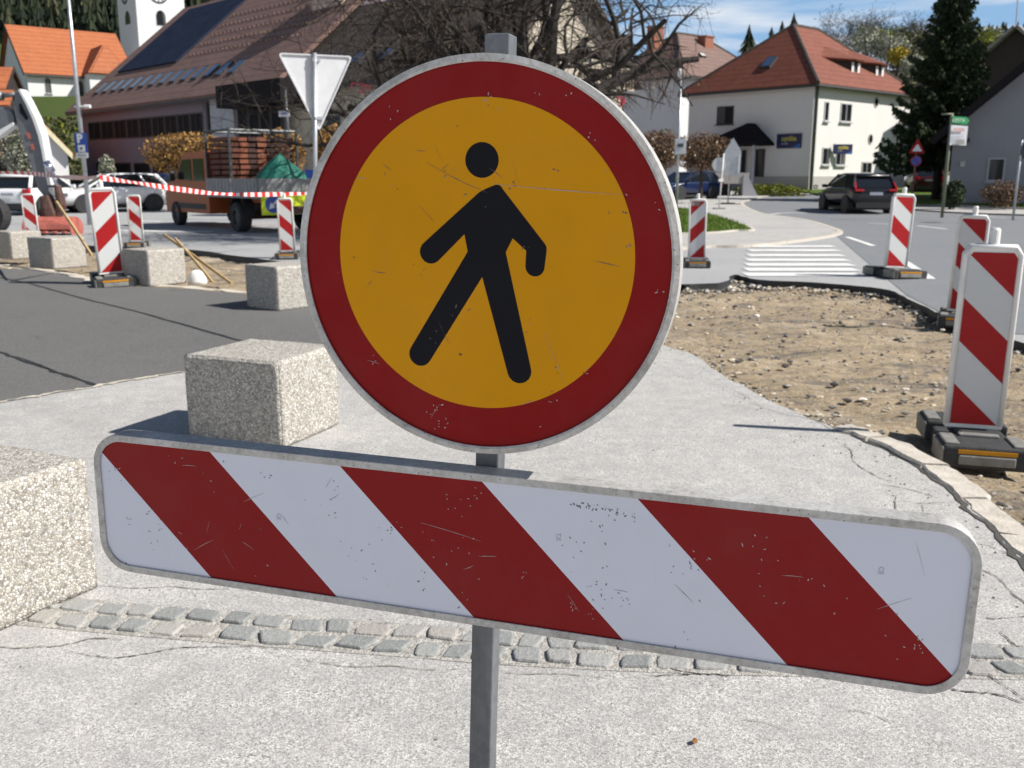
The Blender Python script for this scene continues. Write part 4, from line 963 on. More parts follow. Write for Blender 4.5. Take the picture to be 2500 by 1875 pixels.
n_ = len(tri); m.loft([[pc_+u*a+Z3*b-v*.03 for a, b in tr2], [pc_+u*a+Z3*b for a, b in tr2], [pc_+u*a+Z3*b+v*.004 for a, b in tri], [pc_+u*a+Z3*b-v*.03 for a, b in tri]], cap=False)
m.add([pc_+u*a+Z3*b-v*.03 for a, b in tr2]+[pc_+u*a+Z3*b-v*.03 for a, b in tri], [(i, (i+1) % n_, n_+(i+1) % n_, n_+i) for i in range(n_)])
m.build('edge_frame', M['zinc'], pn)
m = MB(); m.box(pc_+Z3*(low.z+.18)-v*.05, (.14, .09, .05), yz); m.box(pc_+Z3*(top.z-.1)-v*.05, (.14, .09, .05), yz); m.build('clamp', M['steel'], t)
# tall pole with the parking sign
ps = 30.; g = D(213, 480, ps); g.z = 0
t = thing('parking_sign', 'blue parking sign with a white plate below it on a tall thin grey mast', 'road sign', g, R(-8)); u, v = dirs(R(-8))
m = MB(); m.tube([g, g+Z3*4.5, D(158, -80, ps+.0)*Vector((0, 1, 1))+Vector((g.x, 0, 0))], [.07, .06, .045], 10); m.build('mast', M['steel'], t, smooth=True)
m = MB(); lz = D(200, 260, ps).z; m.tube([g+Z3*lz-u*.15, g+Z3*lz+u*.35], .03, 6); m.tube([g+Z3*lz+u*.2, g+Z3*lz+u*.38], .055, 8); m.build('small_lamp', M['white_plastic'], t)
a, b = D(200, 325, ps), D(200, 372, ps); hz = (a.z-b.z); c = Vector((g.x, g.y-.09, (a.z+b.z)/2)); wv = .5*hz*.72
m = MB(); m.prism(rounded([(-wv, -hz/2), (wv, -hz/2), (wv, hz/2), (-wv, hz/2)], .04), c, u, Z3, v*.01); pp = m.build('blue_plate', M['sign_blue'], t)
text('letter_p', 'P', hz*.62, M['sign_white'], pp, c+Z3*hz*.20-u*.03-v*.004, u, Z3, -v, 'CENTER', .004, .018)
m = MB(); m.prism([(-.11, -.22), (.13, -.22), (.13, -.01), (-.11, -.01)], c-v*.006-Z3*hz*.10, u, Z3, v*.003); m.build('disc_symbol', M['sign_white'], pp)
m = MB(); m.prism([(-.05, .035), (0, -.05), (.05, .035)], c-v*.010-Z3*(hz*.10+.12), u, Z3, v*.002); m.build('disc_symbol_mark', M['black'], pp)
a, b = D(204, 373, ps), D(204, 386, ps); c2 = Vector((g.x, g.y-.09, (a.z+b.z)/2)); h2 = a.z-b.z
m = MB(); m.prism(rounded([(-wv*.98, -h2/2), (wv*.98, -h2/2), (wv*.98, h2/2), (-wv*.98, h2/2)], .03), c2, u, Z3, v*.01); q = m.build('white_plate', M['sign_white'], t)
text('plate_text', 'Max 2h', h2*.55, M['steel_dark'], q, c2-v*.003, u, Z3, -v)
# street lamp post with a street name plate left of the round sign
ls = 33.; g = Vector((D(706, 420, ls).x, ls, 0)); t = thing('lamp_post', 'dark slim lamp post with a small blue lettered street name plate', 'lamp post', g, R(-25)); u, v = dirs(R(-25))
m = MB(); m.tube([g, g+Z3*D(706, 310, ls).z, g+Z3*(D(700, 215, ls).z)], [.11, .10, .045], 10); m.build('post', M['steel_dark'], t, smooth=True)
c = Vector((D(694, 278, ls).x, ls-.12, D(694, 278, ls).z)); m = MB(); m.prism([(-.2, -.1), (.25, -.1), (.25, .1), (-.2, .1)], c, u, Z3, v*.015); q = m.build('name_plate', M['sign_white'], t)
text('name_text', 'TRG', .13, M['sign_blue'], q, c+u*.03-v*.004, u, Z3, -v, 'CENTER', .003, .004)
g = Vector((D(760, 420, 36).x, 36, 0)); t = thing('blue_sign', 'small blue square road sign just left of the round sign behind the truck', 'road sign', g, R(-10)); u, v = dirs(R(-10))
m = MB(); m.tube([g, g+Z3*D(752, 415, 36).z], .04, 8); m.build('pole', M['steel'], t)
c = Vector((g.x, 35.9, D(752, 425, 36).z)); m = MB(); m.prism([(-.22, -.16), (.22, -.16), (.22, .16), (-.22, .16)], c, u, Z3, v*.012); m.build('sign_plate', M['sign_blue'], t)
# lamp with grey box right of the round sign
ls = 38.; g = Vector((D(1653, 455, ls).x, ls, 0)); t = thing('street_lamp', 'thin street lamp with a round white head and a square grey sign back', 'street lamp', g)
m = MB(); m.tube([g, g+Z3*D(1660, 185, ls).z], [.06, .035], 8); m.build('pole', M['steel'], t, smooth=True)
m = MB(); c = Vector((g.x-.05, ls, D(1657, 178, ls).z)); m.lathe([(.01, -.17), (.09, -.12), (.12, 0), (.09, .12), (.01, .17)], 12, c, X3, Y3, Z3, closed=False); m.build('lamp_head', M['white_plastic'], t, smooth=True)
c = D(1661, 358, ls-.1); s_ = (D(1675, 358, ls)-D(1647, 358, ls)).length/2; h_ = (D(1660, 340, ls)-D(1660, 378, ls)).length/2
m = MB(); m.box(c, (2*s_, .04, 2*h_)); q = m.build('square_sign', M['steel'], t, bevel=.02); m = MB(); m.box(c+Vector((0, -.04, .05)), (.22, .05, .14)); m.build('bracket', M['steel_dark'], q)
# arrow-shaped sign back and round one on portable stands
as_ = 27.5; g = G(1777, 501); as_ = g.y; t = thing('arrow_sign_back', 'grey house-shaped back of a portable road sign on a pole with a low black foot', 'road sign', g, R(-6)); u, v = dirs(R(-6))
m = MB(); m.tube([g, Vector((g.x, g.y, D(1790, 340, as_).z))], .03, 8); m.build('pole', M['steel'], t, smooth=True)
pts = [(1766, 428), (1804, 428), (1809, 370), (1790, 336), (1768, 372)]; c0 = Vector((g.x, as_-.05, 0)); pl = [((D(a, b, as_).x-g.x), D(a, b, as_).z) for a, b in pts]
m = MB(); m.prism(pl, c0, u, Z3, v*.03); q = m.build('sign_plate', M['steel'], t, bevel=.006)
m = MB(); m.box(c0+u*((D(1803, 400, as_).x-g.x))+Z3*D(1803, 400, as_).z-v*.02, (.07, .04, .85), R(-6)); m.build('plate_rib', M['sign_white'], q)
m = MB(); m.box(g+Z3*.06, (.62, .42, .12), R(-6)); m.box(g+Z3*.05, (1.2, .14, .06), R(-6)); m.build('foot', M['rubber'], t, bevel=.02)
g = G(1755, 513); as2 = g.y; t = thing('round_sign_back', 'half hidden grey back of a round road sign on a thin pole', 'road sign', g, R(4)); u, v = dirs(R(4))
m = MB(); m.tube([g, Vector((g.x+.1, g.y, D(1765, 375, as2).z))], .03, 8); m.build('pole', M['white_plastic'], t, smooth=True)
c = D(1757, 402, as2); m = MB(); m.disc((D(1757, 384, as2)-D(1757, 420, as2)).length/2*1.0, 28, c+v*.04, u, Z3, v*.02); m.build('sign_plate', M['steel'], t)
m = MB(); m.box(D(1760, 440, as2), (.2, .1, .12), .2); m.build('clamp', M['white_plastic'], t); m = MB(); m.box(g+Z3*.05, (.5, .34, .1)); m.build('foot', M['rubber_grey'], t, bevel=.02)
for i, px in enumerate((1738, 1748)):
    g = G(px, 474); m = MB(); m.tube([g, g+Z3*.75, g+Z3*.8], [.05, .05, .03], 8)
    tag(m.build('bollard', M['steel'], None, smooth=True), 'short grey bollard by the low wall, %s of the pair' % ('left' if i == 0 else 'right'), 'bollard', 'grey bollards by the low wall')
# bus stop style board with green arrow
gs = 33.; g = Vector((D(2303, 495, gs).x, gs, .1)); t = thing('direction_board', 'green arrow sign above a white notice board on an olive pole', 'direction sign', g, R(8)); u, v = dirs(R(8))
m = MB(); tp = D(2321, 280, gs); m.tube([g, Vector((g.x, gs, tp.z))], .055, 10); m.tube([Vector((g.x-.35, gs, tp.z+.02)), Vector((g.x+.05, gs, tp.z+.02))], .03, 6); m.build('pole', simple('olive_pole', (.16, .17, .11), .5), t, smooth=True)
def ppoly(pts, y, O): return [((D(a, b, y).x-O.x), D(a, b, y).z) for a, b in pts]
O = Vector((g.x, gs-.08, 0)); m = MB(); m.prism(ppoly([(2324, 284), (2361, 286), (2368, 295), (2361, 304), (2321, 302)], gs, g), O, u, Z3, v*.02); q = m.build('arrow_plate', simple('sign_green', (.02, .30, .09), .5), t)
c = D(2341, 294, gs-.1); text('arrow_text', 'CESTA', .16, M['sign_white'], q, Vector((c.x, gs-.09, c.z)), u, Z3, -v, thick=.003)
m = MB(); m.prism(ppoly([(2320, 305), (2364, 308), (2359, 355), (2316, 354)], gs, g), O, u, Z3, v*.02); q = m.build('notice_board', M['sign_white'], t)
m = MB(); M['pale_red'] = simple('pale_red_print', (.62, .42, .40), .6)
c = D(2342, 317, gs-.1); m.prism([(-.2, -.06), (.2, -.06), (.2, .06), (-.2, .06)], Vector((c.x, gs-.083, c.z)), u, Z3, v*.002); m.build('red_print', M['pale_red'], q)
m = MB()
for k in range(4): c = D(2340, 328+k*4, gs-.1); m.prism([(-.2, -.012), (.2, -.012), (.2, .012), (-.2, .012)], Vector((c.x, gs-.083, c.z)), u, Z3, v*.002)
m.build('print_lines', M['text_grey'], q)
m = MB(); c = D(2345, 347, gs-.1); m.prism([(-.14, -.08), (.16, -.08), (.16, .08), (-.14, .08)], Vector((c.x, gs-.083, c.z)), u, Z3, v*.002); m.build('grey_picture', simple('grey_print', (.32, .31, .30), .6), q)
# warning triangle over a round blue sign
ws = 45.; g = Vector((D(2228, 470, ws).x, ws, gz(ws))); t = thing('warning_signs', 'red edged triangle sign above a round dark blue sign beside the dark spruce', 'road sign', g, R(-10)); u, v = dirs(R(-10))
m = MB(); m.tube([g, Vector((g.x, ws, D(2228, 345, ws).z))], .045, 8); m.build('pole', simple('brown_pole', (.16, .09, .07), .6), t, smooth=True)
O = Vector((g.x, ws-.08, 0)); T1, T2 = D(2230, 337, ws).z, D(2230, 375, ws).z; w_ = (D(2249, 370, ws)-D(2210, 370, ws)).length/2
m = MB(); m.prism(rounded([(-w_, T2), (w_, T2), (0, T1)], .06), O, u, Z3, v*.02); q = m.build('triangle', M['red'], t)
m = MB(); m.prism(rounded([(-w_*.62, T2+.1), (w_*.62, T2+.1), (0, T1-.26)], .04), O-v*.004, u, Z3, v*.003); m.build('white_field', M['steel'], q)
c = D(2228, 393, ws); m = MB(); rr_ = (D(2228, 379, ws)-D(2228, 406, ws)).length/2; m.disc(rr_, 28, Vector((g.x, ws-.08, c.z)), u, Z3, v*.02); q = m.build('round_disc', M['red'], t)
m = MB(); m.disc(rr_*.82, 28, Vector((g.x, ws-.084, c.z)), u, Z3, v*.003); m.build('blue_field', M['sign_blue'], q)
m = MB(); m.prism([(-rr_*.62, rr_*.5), (-rr_*.5, rr_*.62), (rr_*.62, -rr_*.5), (rr_*.5, -rr_*.62)], Vector((g.x, ws-.088, c.z)), u, Z3, v*.003); m.build('slash', M['red'], q)
# round sign seen edge-on at the right border
rs = 31.; g = Vector((D(2478, 492, rs).x, rs, .1)); t = thing('edge_sign', 'round sign turned almost edge-on upon a pale pole at the right picture edge', 'road sign', g, R(70)); u, v = dirs(R(70))
m = MB(); c = D(2493, 366, rs); m.tube([g, Vector((g.x, rs, c.z+.3))], .04, 8); m.build('pole', M['steel'], t, smooth=True)
m = MB(); m.disc(.29, 28, Vector((g.x+.12, rs, c.z)), u, Z3, v*.03); m.build('sign_plate', M['steel_dark'], t)
# ---------------------------------------------------------------- buildings
def roof_mat(name, a, b, course=3.0, rough=.75):
    m = MT(name, rough, 0, .3); o = m.xyz()
    f = m.math('FRACT', m.math('MULTIPLY', o[2], course)); h = m.math('FRACT', m.math('MULTIPLY', m.math('ADD', m.math('ADD', o[0], o[1]), m.math('MULTIPLY', m.math('FLOOR', m.math('MULTIPLY', o[2], course)), .31)), 1.7))
    c = m.ramp(m.noise(3.2, 6, .7), [(.3, a), (.7, b)])
    c = m.mix(m.ramp(f, [(.0, .62), (.22, .0), (1, .0)]), c, tuple(x*.4 for x in a)); c = m.mix(m.ramp(h, [(0, .3), (.12, 0.)]), c, tuple(x*.5 for x in a))
    c = m.mix(m.ramp(m.noise(.5, 5, .7), [(.45, 0.), (.75, .35)]), c, tuple(x*.6 for x in a))
    m.col(c).bump(f, .8, .06); return m.m
M['roof_red'] = roof_mat('red_roof_tiles', (.15, .047, .030), (.235, .078, .05), 2.6)
M['roof_orange'] = roof_mat('orange_roof_tiles', (.34, .105, .042), (.44, .15, .065), 1.6)
M['roof_brown'] = roof_mat('brown_roof_tiles', (.165, .10, .085), (.24, .155, .13), 2.2)
M['roof_dark'] = roof_mat('old_dark_tiles', (.055, .045, .038), (.11, .092, .078), 2.9)
M['roof_mid'] = roof_mat('brown_grey_tiles', (.15, .095, .08), (.21, .135, .115), 2.4)
M['roof_grey'] = roof_mat('grey_sheet_roof', (.20, .19, .18), (.28, .27, .26), 1.5)
def plaster(name, c, d=.12):
    m = MT(name, .9, 0, .2); a = m.ramp(m.noise(.8, 6, .65), [(.3, tuple(x*(1-d) for x in c)), (.7, c)]); b = m.ramp(m.noise(.9, 5, .7, 0, None, (2.4, 2.4, .15)), [(.55, 0.), (.8, .14)])
    m.col(m.mix(b, a, tuple(x*.6 for x in c))).bump(m.noise(25, 4), .15, .02); return m.m
M['cream'] = plaster('cream_plaster', (.66, .65, .63), .06); M['whitewall'] = plaster('white_plaster', (.68, .68, .68), .08); M['greywall'] = plaster('pale_grey_plaster', (.40, .41, .44)); M['purple'] = plaster('mauve_plaster', (.20, .165, .19), .06)
M['oldwall'] = plaster('stained_old_plaster', (.55, .49, .40), .5); M['plinth'] = plaster('grey_plinth', (.40, .385, .37)); M['darkwood'] = simple('dark_timber', (.026, .019, .017), .8, 0, .3, 5); M['fascia'] = simple('dark_fascia', (.016, .014, .016), .85, 0, .2, 6, .1)
def curtained():
    m = MT('curtained_glass', .22, 0, .2); f = m.noise(1.1, 2, .5, 0, None, (1, 1, .05)); g = m.noise(9, 2, .5, 0, None, (1, 1, .03))
    m.col(m.mix(m.ramp(f, [(.52, 0.), (.56, 1.)]), (.010, .012, .015), m.ramp(g, [(.3, (.05, .05, .052)), (.7, (.13, .13, .125))]))); return m.m
M['gutter'] = simple('dark_gutter', (.05, .045, .045), .5); M['winglass'] = curtained(); M['hallglass'] = simple('dark_hall_glass', (.010, .011, .013), .5, 0, .4, 1.5, .05); M['winframe'] = simple('pale_window_frame', (.42, .42, .42), .6); M['darkframe'] = simple('dark_window_frame', (.03, .028, .03), .6)
M['brickred'] = simple('chimney_brick', (.26, .10, .06), .85, 0, .3, 9); M['solar'] = None
def solar():
    m = MT('solar_panels', .6, 0, .12); m.col(m.ramp(m.noise(1, 2), [(.3, (.010, .016, .035)), (.7, (.018, .026, .05))])); return m.m
M['solar'] = solar()
class House:
    def __init__(s, label, C, a, Lr, Ll, z0, ze, cat='house', name='house', group=None):
        """C nearest corner; a heading of the right facade (radians from +y towards +x); Lr, Ll lengths of right and left facades"""
        s.C = Vector((C[0], C[1], 0)); s.r = Vector((math.sin(a), math.cos(a), 0)); s.l = Vector((-math.cos(a), math.sin(a), 0)); s.Lr, s.Ll, s.z0, s.ze = Lr, Ll, z0, ze
        s.t = thing(name, label, cat, s.C+Z3*z0, 0, group)
    def p(s, i, j, z): return s.C+s.r*i+s.l*j+Z3*z
    def walls(s, mat, gable=None, ridge=0, plinth=None):
        m = MB(); L, l, a, b = s.Lr, s.Ll, s.z0-.6, s.ze
        m.loft([[s.p(0, 0, z), s.p(L, 0, z), s.p(L, l, z), s.p(0, l, z)] for z in (a, b)])
        if gable == 'l':      # gables stand over the left facade and its opposite
            for i0, i1 in ((0, .02), (L-.02, L)): m.add([s.p(i0, 0, b), s.p(i0, l, b), s.p(i0, l/2, ridge), s.p(i1, 0, b), s.p(i1, l, b), s.p(i1, l/2, ridge)], [(0, 1, 2), (5, 4, 3), (0, 3, 4, 1), (1, 4, 5, 2), (2, 5, 3, 0)])
        if gable == 'r':
            for j0, j1 in ((0, .02), (l-.02, l)): m.add([s.p(0, j0, b), s.p(L, j0, b), s.p(L/2, j0, ridge), s.p(0, j1, b), s.p(L, j1, b), s.p(L/2, j1, ridge)], [(0, 1, 2), (5, 4, 3), (0, 3, 4, 1), (1, 4, 5, 2), (2, 5, 3, 0)])
        s.w = m.build('wall', mat, s.t)
        if plinth:
            m = MB(); m.loft([[s.p(-.03, -.03, z), s.p(L+.03, -.03, z), s.p(L+.03, l+.03, z), s.p(-.03, l+.03, z)] for z in (a, s.z0+plinth)]); m.build('plinth', M['plinth'], s.t)
    def slab(s, m, pts, th=.16):
        pts = [Vector(p) for p in pts]; n = (pts[1]-pts[0]).cross(pts[2]-pts[0]).normalized()
        if n.z < 0: n = -n
        b = [p+n*th for p in pts]; k = len(pts)
        m.add(pts+b, [list(range(k-1, -1, -1)), list(range(k, 2*k))]+[(i, (i+1) % k, k+(i+1) % k, k+i) for i in range(k)])
    def hip(s, mat, zr, ov=.5, inset=None, axis='r'):
        L, l, e = s.Lr, s.Ll, s.ze; m = MB(); k = (zr-e)/((l if axis == 'r' else L)/2); d = e-ov*k
        A, B, C_, E_ = s.p(-ov, -ov, d), s.p(L+ov, -ov, d), s.p(L+ov, l+ov, d), s.p(-ov, l+ov, d)
        if axis == 'r': q = inset or l/2; R1, R2 = s.p(q, l/2, zr), s.p(L-q, l/2, zr); fs = ((A, B, R2, R1), (B, C_, R2), (C_, E_, R1, R2), (E_, A, R1))
        else: q = inset or L/2; R1, R2 = s.p(L/2, q, zr), s.p(L/2, l-q, zr); fs = ((A, B, R1), (B, C_, R2, R1), (C_, E_, R2), (E_, A, R1, R2))
        for f in fs: s.slab(m, f)
        s.roof = m.build('roof', mat, s.t)
        m = MB()
        for a, b in ((A, R1), (B, R2 if axis == 'r' else R1), (C_, R2), (E_, R1 if axis == 'r' else R2), (R1, R2)): m.tube([a+Z3*.2, b+Z3*.2], .13, 6)
        m.build('ridge_tiles', M['roof_dark'], s.roof)
        m = MB()
        for a, b in ((A, B), (B, C_), (C_, E_), (E_, A)): m.tube([a+Z3*.02, b+Z3*.02], .11, 6)
        m.build('gutter', M['gutter'], s.t)
    def gableroof(s, mat, zr, axis='r', ov=.5, ovg=.4, th=.2, verge=None):
        L, l, e = s.Lr, s.Ll, s.ze; m = MB()
        if axis == 'r':
            k = (zr-e)/(l/2); d = e-ov*k
            a = [s.p(-ovg, -ov, d), s.p(L+ovg, -ov, d), s.p(L+ovg, l/2, zr), s.p(-ovg, l/2, zr)]; b = [s.p(-ovg, l+ov, d), s.p(L+ovg, l+ov, d), s.p(L+ovg, l/2, zr), s.p(-ovg, l/2, zr)]
        else:
            k = (zr-e)/(L/2); d = e-ov*k
            a = [s.p(-ov, -ovg, d), s.p(-ov, l+ovg, d), s.p(L/2, l+ovg, zr), s.p(L/2, -ovg, zr)]; b = [s.p(L+ov, -ovg, d), s.p(L+ov, l+ovg, d), s.p(L/2, l+ovg, zr), s.p(L/2, -ovg, zr)]
        s.slab(m, a, th); s.slab(m, b, th); s.roof = m.build('roof', mat, s.t)
        m = MB()
        for q in (a, b):
            m.tube([q[0], q[1]], .1, 6)
        m.build('gutter', M['gutter'], s.t)
        if verge:
            for q in (a, b):
                for i, j in ((1, 2), (0, 3)): m = MB(); dd = (q[j]-q[i]).normalized(); m.loft([[x-Z3*.18, x+Z3*.26, x+Z3*.26+(s.r if axis == 'r' else s.l)*.06*(1 if i else -1), x-Z3*.18+(s.r if axis == 'r' else s.l)*.06*(1 if i else -1)] for x in (q[i], q[j])]); m.build('verge_board', verge, s.roof)
    def fr(s, side):
        if side == 'r': return s.r, Vector((s.r.y, -s.r.x, 0)), s.C
        return -s.l, Vector((s.l.y, -s.l.x, 0))*-1, s.C+s.l*0
    def window(s, side, i, z, w, h, frame=None, bars=1, arch=False, ledge=True, round_=False, parent=None):
        """i: metres from the nearest corner along the facade, z: bottom height"""
        if side == 'r': uu, nn, O = s.r, Vector((s.r.y, -s.r.x, 0)), s.p(i, 0, z)
        else: uu, nn, O = s.l, Vector((-s.l.y, s.l.x, 0)), s.p(0, i, z)
        if nn.dot(Vector((0, -1, 0))) < -.99: nn = -nn
        fm = frame or M['winframe']; m = MB(); w2 = w/2
        if round_: pl = [(w2*math.cos(R(a)), h/2+h/2*math.sin(R(a))) for a in range(0, 360, 20)]
        elif arch: pl = [(-w2, 0), (w2, 0)]+[(w2*math.cos(R(a)), h-w2*1.25+w2*1.25*math.sin(R(a))) for a in range(0, 181, 20)]
        else: pl = [(-w2, 0), (w2, 0), (w2, h), (-w2, h)]
        cxn = sum(p[0] for p in pl)/len(pl); czn = h/2
        inn = [(p[0]*(1-.16/w), czn+(p[1]-czn)*(1-.16/h)) for p in pl]
        k = len(pl); A = [O+uu*p[0]+Z3*p[1] for p in pl]; B = [O+uu*p[0]+Z3*p[1] for p in inn]
        m.loft([[q-nn*.05 for q in A], [q+nn*.045 for q in A], [q+nn*.045 for q in B], [q-nn*.05 for q in B]], cap=False)
        if bars and not round_:
            for bk in range(bars): x = -w2+w*(bk+1)/(bars+1); m.box(O+uu*x+Z3*h*.47+nn*.03, (.06, .05, h*.92), math.atan2(uu.y, uu.x))
        if ledge and not round_: m.box(O+nn*.08-Z3*.04, (w+.16, .22, .06), math.atan2(uu.y, uu.x))
        f = m.build('window', fm, s.t); m = MB(); m.add([q+nn*.012 for q in B], [list(range(k))]); m.build('pane', M['hallglass'] if s.t.name == 'hall' else M['winglass'], f); return f
    def chimney(s, i, j, z0, z1, a=.5, b=.5, mat=None):
        m = MB(); th = math.atan2(s.r.y, s.r.x); m.box(s.p(i, j, (z0+z1)/2), (a, b, z1-z0), th); m.box(s.p(i, j, z1), (a+.16, b+.16, .12), th); m.build('chimney', mat or M['brickred'], s.roof)
    def skylight(s, P1, uu, vv, w, h, mat):
        """P1 on the slope, uu across, vv up the slope"""
        nn = uu.cross(vv).normalized(); nn = nn if nn.z > 0 else -nn
        m = MB(); q = [P1+uu*a+vv*b for a, b in ((-w/2, 0), (w/2, 0), (w/2, h), (-w/2, h))]; m.add([x+nn*.12 for x in q]+[x+nn*.34 for x in q], [(3, 2, 1, 0), (4, 5, 6, 7)]+[(k, (k+1) % 4, 4+(k+1) % 4, 4+k) for k in range(4)]); f = m.build('skylight', M['darkframe'], s.roof)
        q = [P1+uu*a*.84+vv*(h/2+(b-h/2)*.86) for a, b in ((-w/2, 0), (w/2, 0), (w/2, h), (-w/2, h))]; m = MB(); m.add([x+nn*.352 for x in q], [(0, 1, 2, 3)]); m.build('pane', mat, f)
M['skyglass'] = simple('sky_reflecting_pane', (.20, .30, .46), .08, .8, .05)
# cream house with a red hipped roof
def corner(px, y): return (D(px, 430, y).x, y)
Cc = corner(1975, 65.); a48 = R(48); z0 = gz(65)
H1 = House('cream two-storey house with a red hipped tile roof and two eyebrow dormers', Cc, a48, 13.6, 10.3, z0, 7.75)
H1.walls(M['cream'], plinth=1.0); H1.hip(M['roof_red'], 12.0, .55)
def fi(side, px):      # metres along a facade for an image column
    H = House.cur; dv_ = H.r if side == 'r' else H.l; k = (px-CX)/(F/math.cos(PITCH)*1.0); k = (px-CX)/2355.
    return (k*H.C.y-H.C.x)/(dv_.x-k*dv_.y)
def fz(side, i, py):
    H = House.cur; q = H.C+(H.r if side == 'r' else H.l)*i; return EYE+(430-py)/2355.*q.y
House.cur = H1
def win(side, x0, x1, yt, yb, **k):
    a, b = fi(side, x0), fi(side, x1); i = (a+b)/2; House.cur.window(side, i, fz(side, i, yb), abs(b-a), fz(side, i, yt)-fz(side, i, yb), **k)
win('r', 2001, 2012, 255, 301, bars=0); win('r', 2040, 2067, 259, 303, frame=M['winframe']); win('r', 2003, 2022, 362, 404, bars=0); win('r', 2036, 2060, 368, 405); win('r', 2101, 2126, 396, 424, bars=1, frame=M['plinth']); win('r', 2168, 2188, 368, 405); win('r', 2212, 2228, 376, 405, bars=0)
win('r', 2119, 2130, 245, 269, round_=True, frame=M['plinth']); win('r', 2112, 2123, 330, 355, round_=True, frame=M['plinth']); win('r', 1987, 1997, 451, 460, bars=0, ledge=False, frame=M['darkframe'])
win('l', 1744, 1784, 266, 308, frame=M['darkframe'])
win('l', 1806, 1822, 366, 432, bars=0, frame=M['greywall'], ledge=False); win('l', 1836, 1865, 366, 432, bars=0, frame=M['darkframe'], ledge=False)
# entrance canopy on the shaded facade
i0, i1 = fi('l', 1886), fi('l', 1742); im = fi('l', 1838); zb, zt = fz('l', im, 354), fz('l', im, 306); nn = Vector((-H1.l.y, H1.l.x, 0))
if nn.y > 0: nn = -nn
m = MB(); e0, e1, ap = H1.p(0, i0, zb), H1.p(0, i1, zb), H1.p(0, im, zt)
ap2 = ap+nn*1.0
m.add([e0, e1, ap, e0+nn*1.9, e1+nn*1.9, ap2, e0-Z3*.15, e1-Z3*.15, e0+nn*1.9-Z3*.15, e1+nn*1.9-Z3*.15], [(0, 3, 5, 2), (1, 2, 5, 4), (3, 4, 5), (6, 7, 9, 8), (0, 6, 8, 3), (3, 8, 9, 4), (4, 9, 7, 1)])
m.build('canopy', M['fascia'], H1.t)
m = MB()
for ii in (i0*.9+i1*.1, i0*.45+i1*.55, i0*.1+i1*.9): q = H1.p(0, ii, z0)+nn*1.7; m.tube([q, Vector((q.x, q.y, zb))], .12, 8)
m.build('canopy_posts', M['greywall'], H1.t)
q = H1.p(0, 0, 0)+(H1.r*.22)+Vector((H1.r.y, -H1.r.x, 0))*.1; m = MB(); m.tube([q+Z3*z0, q+Z3*7.5], .09, 8); m.build('downpipe', simple('green_pipe', (.055, .06, .04), .5), H1.t)
i_ = fi('l', 1770); vv = (H1.p(5.15, i_, 12.0)-H1.p(0, i_, 7.75)); rr_ = vv.normalized(); i_ = fi('l', 1850)
base = H1.p(0, 4.6, 7.75)+rr_*1.5; H1.skylight(base, H1.l, rr_, .8, 1.2, M['skyglass'])
# eyebrow dormers
H1.nr = Vector((H1.r.y, -H1.r.x, 0)); sl_ = (H1.p(4, 5.15, 12.0)-H1.p(4, 0, 7.75)).normalized()
for xa, xb, xc, xd in ((4.0, 6.3, 7.3, 8.9), (7.6, 9.8, 10.8, 12.0)):
    m = MB(); P0 = lambda i, f_: H1.p(i, 0, 7.75)+sl_*f_
    f_ = 1.3; B_ = [P0(xb, f_), P0(xc, f_)]; T_ = [p+Z3*.95 for p in B_]; L_, R_ = P0(xa, f_+1.5), P0(xd, f_+1.3); U_ = [P0(xb, f_+3.1), P0(xc, f_+3.1)]
    o3 = H1.nr*.35-Z3*.12
    for tri in ((T_[0]+o3, T_[1]+o3, U_[1], U_[0]), (L_, T_[0]+o3, U_[0]), (T_[1]+o3, R_, U_[1])): H1.slab(m, tri, .14)
    dm = m.build('dormer', M['roof_red'], H1.roof)
    m = MB(); m.add([B_[0], B_[1], T_[1], T_[0]], [(0, 1, 2, 3)]); m.add([L_, B_[0], T_[0]], [(0, 1, 2)]); m.add([R_, B_[1], T_[1]], [(0, 1, 2)]); m.build('dormer_front', M['darkwood'], H1.roof)
    m = MB(); c = (B_[0]+B_[1])*.5+H1.nr*.06; 
    for s in (-1, 1): m.box(c+H1.r*s*.42+Z3*.45, (.28, .06, .7), math.atan2(H1.r.y, H1.r.x))
    m.build('dormer_shutters', M['whitewall'], H1.roof)
# shop signs
def shopsign(O, uu, nn, w, h, label):
    t = thing('shop_sign', label, 'shop sign', O, math.atan2(uu.y, uu.x)); m = MB(); m.prism([(-w/2, -h/2), (w/2, -h/2), (w/2, h/2), (-w/2, h/2)], O, uu, Z3, nn*.1); pn = m.build('panel', simple('navy_panel', (.012, .016, .075), .4), t)
    text('shop_name', 'optika', h*.48, simple('yellow_letters', (.46, .40, .06), .5), pn, O+nn*.105+Z3*h*.17, uu, Z3, nn, 'CENTER', .01, .012); text('shop_line', 'in ure', h*.22, M['text_grey'], pn, O+nn*.105-Z3*h*.17-uu*w*.16, uu, Z3, nn, 'CENTER', .01)
    m = MB(); m.prism([(w*.14, -h*.46), (w*.47, -h*.46), (w*.47, -h*.18)], O+nn*.101, uu, Z3, nn*.012); m.build('blue_corner', simple('bright_blue', (.015, .12, .45), .5), pn)
ia, ib = fi('l', 1952), fi('l', 1893); i = (ia+ib)/2; shopsign(H1.p(0, i, (fz('l', i, 330)+fz('l', i, 364))/2), -H1.l, nn, abs(ib-ia), fz('l', i, 330)-fz('l', i, 364), 'blue shop sign with yellow lettering on the shaded wall beside the entrance canopy')
ia, ib = fi('r', 2010), fi('r', 2060); i = (ia+ib)/2; O = H1.p(i, 0, (fz('r', i, 355)+fz('r', i, 378))/2)+H1.nr*.5
